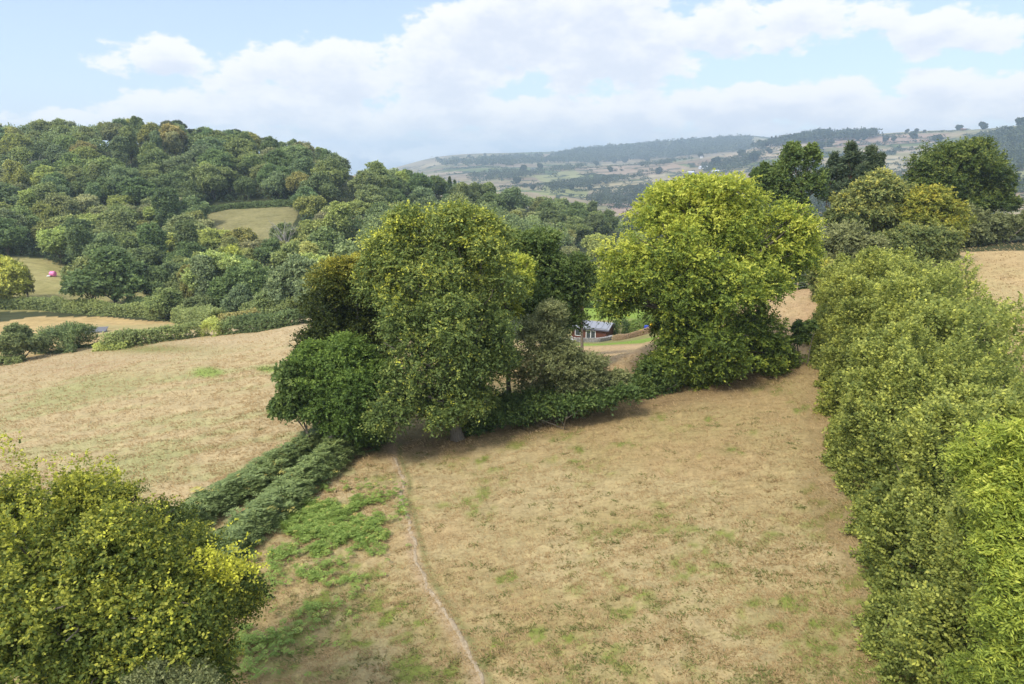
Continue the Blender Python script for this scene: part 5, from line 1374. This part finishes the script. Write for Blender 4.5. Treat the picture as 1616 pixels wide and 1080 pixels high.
far_wood('hilltop_wood', 'dark plantation capping the flat hilltop', [(1188, 232), (1205, 224), (1230, 219), (1300, 216), (1372, 215), (1382, 214), (1382, 219), (1300, 224), (1240, 230), (1192, 237)], 420, 22, 5, .35, 1800, 2760, (.8, .85, .9))
far_wood('hillside_wood', 'blue-green wood covering the slope at the right edge', [(1500, 232), (1530, 218), (1620, 203), (1720, 196), (1720, 268), (1590, 272), (1560, 285), (1500, 300), (1470, 285), (1510, 255)], 900, 13, 3.6, .5, 900, 2050)
far_wood('ridge_wood', 'hazy wood along the face of the distant ridge', [(868, 246), (905, 240), (975, 233), (1060, 226), (1185, 218), (1185, 238), (1060, 250), (985, 255), (930, 258), (862, 258)], 900, 20, 7, .45, 3000, 5200)
far_wood('ridge_wood', 'hazy woods below the left end of the distant ridge', [(690, 256), (760, 252), (860, 247), (860, 258), (800, 262), (700, 262)], 170, 16, 7, .45, 2800, 5200)
far_wood('valley_wood', 'dense wood in the dip behind the ash left shoulder', [(925, 322), (945, 308), (985, 300), (1040, 296), (1090, 292), (1110, 300), (1110, 320), (1010, 322), (960, 326)], 380, 13, 2.6, .42, 900, 2200)
far_wood('valley_wood', 'strip of wood with gaps across the middle of the far fields', [(850, 300), (880, 292), (930, 284), (1000, 281), (1010, 276), (1012, 281), (985, 287), (940, 293), (920, 300)], 230, 12, 2.6, .42, 1200, 2600)
far_wood('valley_wood', 'trees grouped round the white farmhouse', [(782, 284), (800, 276), (850, 270), (905, 262), (930, 262), (905, 270), (860, 276), (815, 285)], 130, 13, 3, .42, 1600, 3200)
far_wood('valley_wood', 'scattered wood left of the white farmhouse', [(735, 280), (770, 273), (815, 270), (830, 275), (790, 284), (750, 290)], 90, 12, 3, .42, 1600, 3200)
far_wood('valley_wood', 'tree belt climbing the far fields towards the plantation', [(1000, 262), (1040, 256), (1075, 248), (1110, 244), (1112, 249), (1060, 258), (1020, 265)], 130, 12, 3, .42, 1800, 3200)
far_wood('valley_wood', 'belt of trees on the slope below the plantation', [(1105, 262), (1140, 256), (1185, 244), (1205, 240), (1205, 248), (1180, 262), (1150, 272), (1110, 272)], 170, 12, 3, .42, 1500, 2700)
far_wood('valley_wood', 'dark wood above the pale field at the right edge', [(1582, 300), (1620, 296), (1700, 294), (1700, 310), (1582, 312)], 110, 12, 2.4, .42, 500, 1600)
far_wood('valley_wood', 'wood behind the oak and pines on the lower far slope', [(1290, 290), (1400, 275), (1470, 275), (1480, 320), (1300, 330)], 260, 11, 2.6, .45, 700, 1700)
far_wood('valley_wood', 'wood behind the ash on the lower far slope', [(1130, 318), (1290, 300), (1290, 345), (1110, 345)], 240, 11, 2.6, .45, 700, 1700)
far_wood('valley_wood', 'wood in the side valley beyond the hill toe', [(985, 352), (1100, 345), (1110, 372), (1000, 376)], 140, 10, 2., .42, 460, 1000)

def far_hedge(label, line, h=5.0, leaf=1.6):
    P3 = np.array([hit1(*q) for q in line]); seg = np.concatenate([[0], np.cumsum(np.linalg.norm(np.diff(P3[:, :2], axis=0), axis=1))])
    n = int(seg[-1] / (h * .8)) + 4; n = min(n, 700); s = np.linspace(0, seg[-1], n) + rng.normal(size=n) * h * .3
    x, y = np.interp(s, seg, P3[:, 0]), np.interp(s, seg, P3[:, 1])
    hh = h * rng.uniform(.6, 1.3, n); fol = Fol(); fol.add(*clumps(x, y, hh, hh * .7, leaf, 10, .38 + .1 * rng.normal(size=n)))
    o = link('far_hedgerow', fol.mesh('far_hedgerow', FARLEAF, P3[0]), None, P3[0], label, 'hedgerow', 'hedgerows of the far fields'); o.color = (.85, .9, .9, 1)
for lab, ln in (('dark hedgerow under the long pale field beyond the hill toe', [(905, 303), (960, 299), (1030, 291), (1080, 285)]),
                ('hedgerow along the top of the wide brown field right of the white farmhouse', [(912, 267), (960, 264), (1030, 259), (1060, 258)]),
                ('hedgerow under the wide brown field above the strip of wood', [(920, 277), (1000, 279), (1055, 272)]),
                ('hedgerow on the lower edge of the pinkish field beyond the hill toe', [(960, 330), (1000, 328), (1040, 325)]),
                ('hedgerow slanting up the pale field below the plantation', [(1150, 257), (1200, 252), (1260, 246), (1310, 243)]),
                ('hedgerow at the foot of the plantation hill', [(1150, 268), (1210, 262), (1250, 259), (1300, 256)]),
                ('hedgerow across the brown field right of the plantation', [(1300, 233), (1360, 230), (1420, 226), (1480, 221)]),
                ('hedgerow along the hilltop between plantation and skyline trees', [(1385, 216), (1420, 213), (1470, 210), (1530, 206)]),
                ('hedgerow dividing the pale fields above the oak', [(1360, 244), (1420, 240), (1470, 231)]),
                ('lane hedge curving above the red-roofed houses', [(1560, 258), (1590, 254), (1630, 252)]),
                ('hedgerow below the red-roofed houses', [(1580, 272), (1600, 268), (1640, 266)]),
                ('hedgerow on the near side of the green field by the farm sheds', [(1070, 280), (1110, 276), (1150, 272)]),
                ('hedgerow under the ridge left of the white farmhouse', [(700, 268), (740, 266), (800, 266)]),
                ('hedgerow on the green slope beyond the wooded hill', [(790, 296), (830, 296), (870, 292)])):
    far_hedge(lab, ln)

def hedgerow_trees():
    n = 9000
    px, py = rng.uniform(660, 1640, n), rng.uniform(205, 345, n)
    x, y = hitv(px, py, 700, 5200, 320); ok = ~np.isnan(x); x, y = x[ok], y[ok]
    _, e = cells(x, y); k = (e < .075) & (rng.random(len(x)) < .5); x, y = x[k], y[k]
    hh = rng.uniform(3, 8.5, len(x)); fol = Fol(); fol.add(*clumps(x, y, hh, hh * .7, 2.4, 12, .38 + .1 * rng.normal(size=len(x))))
    o = link('hedgerow_trees', fol.mesh('hedgerow_trees', FARLEAF), kind='stuff', label='countless hedgerow trees and bushes between the far fields', cat='trees'); o.color = (.85, .92, .92, 1)
    print('   hedgerow trees', len(x))
hedgerow_trees()
def outer_wood():
    n = 2600; px, py = rng.uniform(-520, -48, n), rng.uniform(218, 405, n)
    x, y = hitv(px, py, 190, 430, 200); ok = ~np.isnan(x); x, y = x[ok], y[ok]
    hh = rng.uniform(8, 13, len(x)); fol = Fol(); fol.add(*clumps(x, y, hh, hh * .5, 1.3, 30, .45 + .12 * rng.normal(size=len(x))))
    o = link('outer_wood', fol.mesh('outer_wood', WOODLEAF), kind='stuff', label='continuation of the hillside wood past the left edge', cat='wood')
outer_wood()
def rest_wood():
    if not REST: return
    p = np.array([j[1] for j in REST]); s = np.array([j[4] for j in REST]); hh = 12 * s; fol = Fol()
    k = np.repeat(np.arange(len(s)), 3); q = p[k] + rng.normal(size=(len(k), 3)) * 1.6 * s[k][:, None]
    fol.add(*clumps(q[:, 0], q[:, 1], hh[k] * rng.uniform(.75, 1.05, len(k)), hh[k] * .33, .75, 120, .45 + .12 * rng.normal(size=len(k))))
    o = link('woodland_mass', fol.mesh('woodland_mass', WOODLEAF), kind='stuff', label='remaining canopy of the hillside wood merging behind the nearer trees', cat='wood'); o.color = (1.0, 1.08, .82, 1)
    print('   rest of wood', len(s))
rest_wood()
FT = []
for sd in (301, 302, 303):
    k_ = rng; rng = np.random.default_rng(sd); lb = []
    for _ in range(7):
        a = rng.uniform(0, 6.28); q = rng.uniform(.5, 3); r = rng.uniform(1.8, 2.8); lb.append((math.cos(a) * q, math.sin(a) * q, rng.uniform(3.2, 7.5), r, r, r * .9))
    fol = Fol(); lobes_foliage(fol, np.array(lb), 1.0, lai=2.2, puff=.5, spray=1.4, nl=6, wr=.4, nb=.6, down=-.9, tintf=lambda o, u: .42 + .14 * u[:, 2])
    V2, F2 = tubes(skeleton((0, 0, -1), lb, .4, twigs=0), 5); V1 = np.concatenate(fol.V); F1 = np.arange(len(V1), dtype=np.int32).reshape(-1, 4)
    FT.append(new_mesh('far_tree', np.concatenate([V1, V2]), [F1, F2 + len(V1)], [FARLEAF, BARK], face_attrs={'tint': np.concatenate([np.concatenate(fol.T), np.full(len(F2), .5)])}, mat_idx=np.concatenate([np.zeros(len(F1)), np.ones(len(F2))])))
    rng = k_
FARTREES = [(1549, 205, 12, 'round skyline tree standing alone, the left of two big ones near the right edge'), (1612, 203, 16, 'largest skyline tree at the right edge'), (1445, 210, 7, 'small round tree on the skyline right of the plantation'), (1432, 210, 6, 'small bush-like tree on the skyline next to the plantation end'), (1513, 206, 8, 'low tree on the skyline beside the brown hut'),
            (1458, 210, 5, 'tiny skyline bush right of the small round tree'), (1213, 243, 9, 'lone tree in the pale field below the plantation'), (1190, 256, 15, 'big dark tree at the corner of the pale plantation field'), (1352, 222, 9, 'tree midway along the brown field under the plantation'), (1365, 222, 8, 'second tree midway along the brown field under the plantation'),
            (1398, 224, 9, 'single tree on the brown field hedge left of the belt'), (1411, 223, 8, 'smaller single tree on the brown field hedge nearer the belt'), (1440, 220, 12, 'dark spreading tree on the hillside hedge belt'), (1478, 226, 12, 'round blue-green tree left of the oak top on the hillside'), (1262, 240, 9, 'tree on the hedge above the poplar top'), (1310, 232, 12, 'tall tree at the field corner above the pines'),
            (1294, 236, 12, 'rounded tree left of the field corner above the pines'), (955, 290, 7, 'lone round tree in the pale strip field below the wood'), (962, 272, 9, 'pair-like tree clump in the wide brown field'), (1040, 275, 10, 'round tree at the right end of the strip of wood'), (825, 271, 11, 'dark tree left of the white farmhouse'), (852, 268, 10, 'dark tree right of the white farmhouse'),
            (816, 290, 10, 'tree at the bottom corner of the green slope'), (842, 300, 9, 'tree on the pale strip left of the strip of wood'), (968, 258, 11, 'round tree heading the belt that climbs to the plantation'), (985, 257, 10, 'second round tree of the belt that climbs to the plantation'), (940, 262, 8, 'small tree on the hedge above the wide brown field'), (1105, 250, 9, 'tree behind the small white house'),
            (1600, 288, 12, 'dark tree by the lane under the red-roofed houses'), (1570, 262, 9, 'tree beside the red-roofed houses'), (1130, 262, 14, 'big tree behind the farm sheds'), (1170, 246, 9, 'tree at the upper end of the belt below the plantation'), (740, 249, 5, 'hedge tree on the distant ridge left'), (765, 247, 5, 'small tree on the distant ridge near the first rise'), (690, 253, 5, 'tree at the left end of the distant ridge'),
            (876, 296, 9, 'tree standing at the left end of the pale strip field'), (900, 300, 10, 'dark tree on the pale strip field hedge'), (1020, 255, 10, 'tree inside the belt climbing to the plantation'), (1075, 246, 10, 'tree at the top of the belt climbing to the plantation'), (930, 300, 9, 'tree between the strip of wood and dense wood in the dip')]
for i, (px, py, hpx, lab) in enumerate(FARTREES):
    p = hit1(px, py); dep = p[1] * CP - p[2] * SP; s = hpx * dep / F / 9.0
    o = link('far_tree', FT[i % 3], None, p, lab, 'tree', 'single trees of the far fields'); o.scale = (s * 1.05, s * 1.05, s); o.rotation_euler.z = rng.uniform(0, 6.28); o.color = (.85, .95, .95, 1)

def house(name, lab, px, py, L_, D, H, rise, wallm, roofm, rz, wins=3, chim=True, cat='house'):
    p = hit1(px, py); t = thing(name, lab, cat, p); t.rotation_euler.z = rz
    bm_obj('wall', lambda b: (prism(b, [(-D / 2, -2), (-D / 2, H), (0, H + rise), (D / 2, H), (D / 2, -2)], -L_ / 2, L_ / 2)), wallm, t)
    k = .5; e = k * rise / (D / 2)
    rf = bm_obj('roof', lambda b: prism(b, [(-D / 2 - k, H - e + .05), (-D / 2 - k, H - e + .3), (0, H + rise + .3), (D / 2 + k, H - e + .3), (D / 2 + k, H - e + .05), (0, H + rise + .05)], -L_ / 2 - .4, L_ / 2 + .4), roofm, t)
    if chim: bm_obj('chimney', lambda b: box(b, L_ * .28, L_ * .28 + .9, -.4, .4, H + rise * .6, H + rise + 1.5), STONE, rf)
    for i in range(wins):
        x = -L_ / 2 + (i + .5) * L_ / wins
        bm_obj('window', lambda b, x=x: box(b, x - .55, x + .55, -D / 2 - .06, -D / 2 - .005, H * .3, H * .3 + 1.3), GLASS, t)
SLATE = flat('far_slate', (.16, .17, .20), .6); REDT = flat('far_red_tiles', (.42, .10, .07), .7); SHEDR = flat('pale_sheeting', (.62, .64, .68), .5)
house('white_farmhouse', 'white farmhouse with grey roof among dark trees on the far slope', 841, 270, 14, 8, 6.5, 3.5, WHITE, SLATE, .1, 4)
house('farm_cottage', 'low pale cottage left of the white farmhouse', 826, 275, 12, 6, 3, 2, WHITE, SLATE, .2, 3)
house('white_cottage', 'tiny white house on the belt under the plantation', 1107, 250, 9, 7, 6, 3, WHITE, SLATE, .1, 2)
house('farm_shed', 'long pale farm shed showing above the ash top', 1112, 266, 34, 12, 4, 3, SHEDR, SHEDR, .15, 0, False, 'shed')
house('farm_shed', 'second pale farm shed right of the long one', 1130, 272, 24, 11, 3.5, 2.6, SHEDR, SHEDR, .4, 0, False, 'shed')
house('farm_shed', 'smaller pale shed low beside the ash top', 1090, 274, 22, 10, 3.5, 2.6, SHEDR, SHEDR, .1, 0, False, 'shed')
house('red_roofed_house', 'red-roofed house nearest the oak on the right slope', 1549, 253, 9, 7, 3.4, 2.6, WHITE, REDT, .3, 3)
house('red_roofed_house', 'red-roofed house in the middle of the short row on the right slope', 1558, 252, 9, 7, 3.4, 2.6, REDT, REDT, -.2, 2)
house('red_roofed_house', 'red-roofed house at the end of the row with pale gable', 1566, 254, 8, 7, 3.4, 3, WHITE, REDT, 1.3, 2)
house('hilltop_hut', 'brown hut on the skyline right of the plantation', 1520, 206, 16, 7, 3.5, 2, TILE, TILE, .1, 0, False, 'hut')
house('pale_barn', 'pale barn near the bottom of the wood behind the ash left shoulder', 972, 321, 14, 8, 4, 3, WHITE, SHEDR, .6, 0, False, 'barn')
# ------------------------------------------------------------------ the sheep path and the tussocky grass
def path():
    fine = []
    pp = np.array(PATH_PX, float); ty = np.linspace(pp[0, 1], pp[-1, 1], 260)
    tx = np.interp(ty, pp[:, 1], pp[:, 0]); k = np.ones(9) / 9
    tx = np.convolve(np.pad(tx, 4, 'edge'), k, 'valid')
    P3 = np.array([hit(a, b, 10, 80)[:2] for a, b in zip(tx, ty)])
    t = np.gradient(P3, axis=0); t /= np.linalg.norm(t, axis=1, keepdims=True); nrm2 = np.stack([t[:, 1], -t[:, 0]], -1)
    s = np.cumsum(np.r_[0, np.linalg.norm(np.diff(P3, axis=0), axis=1)])
    P3 = P3 + nrm2 * ((fbm(s / 1.6, s * 0, 700, 3) - .5) * .35)[:, None]
    cols = np.linspace(-1, 1, 7); wd = .07 + .09 * fbm(s / .9, s * 0 + 3, 701, 3)
    V = []
    for c in cols:
        q = P3 + nrm2 * (c * wd * (1 + .35 * (vnoise(s / .25, s * 0 + c * 3, 702) - .5)))[:, None]
        V.append(np.column_stack([q, ground_z(q[:, 0], q[:, 1]) + .035 - .06 * (abs(c) > .9)]))
    V = np.stack(V, 1).reshape(-1, 3); n = len(s)
    i = np.arange(n - 1)[:, None] * 7 + np.arange(6)[None]
    Fq = np.stack([i, i + 1, i + 8, i + 7], -1).reshape(-1, 4)
    link('path', new_mesh('path', V, Fq, [noisy_mat('trodden_earth', (.25, .19, .115), (.35, .275, .175), 7, .95, .5, c3=(.43, .35, .24))], smooth=True), kind='structure')
path()

GRASS = leaf_mat('dry_grass_blades', [(0, (.09, .125, .03)), (.25, (.19, .205, .06)), (.5, (.36, .25, .115)), (.8, (.45, .325, .16)), (1, (.52, .39, .21))], .2, .8, gain=1.0)
def grass(n, pxr, pyr, ln, wd, label, name, ymax=95, ymin=8, keep=None):
    px, py = rng.uniform(*pxr, n), rng.uniform(*pyr, n)
    d = ray(px, py); d = d / d[:, 1:2]; Y = np.full(n, 40.)
    for _ in range(14): Y = np.clip(land(d[:, 0] * Y, Y) / d[:, 2], 6, 200)
    x, y = d[:, 0] * Y, Y
    k = (y > ymin) & (y < ymax) & (np.abs(land(x, y) - d[:, 2] * Y) < .5)
    x, y = x[k], y[k]; n = len(x)
    cl = fbm(x / 1.2, y / .6, 801, 3)
    k = rng.random(n) < sstep(.36, .62, cl) + .12
    x, y = x[k], y[k]; n = len(x)
    z = ground_z(x, y)
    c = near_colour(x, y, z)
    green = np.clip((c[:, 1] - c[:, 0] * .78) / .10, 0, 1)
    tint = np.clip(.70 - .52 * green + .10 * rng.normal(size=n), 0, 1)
    ang = 2.6 + rng.normal(size=n) * .9 + 1.5 * (fbm(x / 4, y / 4, 811, 2) - .5)
    lean = rng.uniform(.15, .8, n)
    dirv = nrm(np.stack([np.cos(ang), np.sin(ang), lean], -1)); side = nrm(np.cross(dirv, np.array([0, 0, 1.])) + rng.normal(size=(n, 3)) * .3)
    s = (np.linalg.norm(np.stack([x, y, z], -1), axis=1) / 40.) ** .6
    l = ln * rng.uniform(.5, 1.4, n) * s; w_ = wd * rng.uniform(.6, 1.4, n) * s
    p = np.stack([x, y, z - .02], -1)
    a = p - side * w_[:, None]; b = p + side * w_[:, None]
    tip = p + dirv * l[:, None]; mid = p + dirv * (l * .55)[:, None] + np.array([0, 0, 1.]) * (l * .10)[:, None]
    V = np.stack([a, b, mid + side * w_[:, None] * .6, tip], 1).reshape(-1, 3)
    link(name, new_mesh(name, V, np.arange(len(V), dtype=np.int32).reshape(-1, 4), [GRASS], face_attrs={'tint': tint}), kind='stuff', label=label, cat='grass')
    print('   grass', n)
grass(230000, (330, 1460), (560, 1120), .16, .022, 'matted dry grass with green tufts all over the pasture', 'grass')
grass(80000, (-30, 620), (520, 860), .17, .027, 'pale dry grass of the left-hand meadow', 'grass', 105, 36)
grass(20000, (1380, 1640), (380, 620), .16, .027, 'pale dry grass of the right-hand field', 'grass', 120, 30)
grass(8000, (900, 1300), (460, 640), .16, .027, 'dry grass of the slope behind the tree row', 'grass', 120, 62)

def tufts(n, label):
    """green and rusty tussocks standing out of the dry sward"""
    px, py = rng.uniform(340, 1440, n), rng.uniform(640, 1110, n)
    d = ray(px, py); d = d / d[:, 1:2]; Y = np.full(n, 40.)
    for _ in range(14): Y = np.clip(land(d[:, 0] * Y, Y) / d[:, 2], 6, 200)
    x, y = d[:, 0] * Y, Y
    k = (y < 62) & (np.abs(land(x, y) - d[:, 2] * Y) < .5); cl = fbm(x / 5, y / 5, 901, 3)
    k &= rng.random(n) < sstep(.38, .62, cl + .12 * sstep(700, 1050, py)) + .06
    hb = np.interp(py, [540, 600, 700, 800, 880, 1000, 1080], [1275, 1273, 1270, 1275, 1320, 1370, 1420]); k &= px < hb; pp = np.array(PATH_PX, float); k &= np.abs(px - np.interp(py, pp[:, 1], pp[:, 0])) > 22
    x, y, px, py = x[k], y[k], px[k], py[k]; n = len(x); nb = 26
    r = rng.uniform(.06, .26, n)
    X = np.repeat(x, nb) + rng.normal(size=n * nb) * np.repeat(r, nb) * 1.3; Yy = np.repeat(y, nb) + rng.normal(size=n * nb) * np.repeat(r, nb) * .8
    Z = ground_z(X, Yy)
    kind = np.where(rng.random(n) < .72, rng.uniform(.18, .40, n), rng.uniform(.5, .75, n))
    tint = np.clip(np.repeat(kind, nb) + .05 * rng.normal(size=n * nb), 0, 1)
    a = rng.uniform(0, 6.28, n * nb); dirv = nrm(np.stack([np.cos(a), np.sin(a), rng.uniform(.2, 1.0, n * nb)], -1)); side = nrm(np.cross(dirv, np.array([0, 0, 1.])))
    l = np.repeat(r, nb) * rng.uniform(.5, 1.0, n * nb) + .06; w_ = .022 * rng.uniform(.6, 1.5, n * nb)
    p = np.stack([X, Yy, Z - .02], -1); mid = p + dirv * (l * .6)[:, None] + np.array([0, 0, .02]); tip = p + dirv * l[:, None] - np.array([0, 0, .02])
    V = np.stack([p - side * w_[:, None], p + side * w_[:, None], mid + side * w_[:, None] * .7, tip], 1).reshape(-1, 3)
    link('grass_tussocks', new_mesh('grass_tussocks', V, np.arange(len(V), dtype=np.int32).reshape(-1, 4), [GRASS], face_attrs={'tint': tint}), kind='stuff', label=label, cat='grass')
    print('   tussocks', n)
tufts(1700, 'small green and rusty tussocks dotted over the dry pasture')
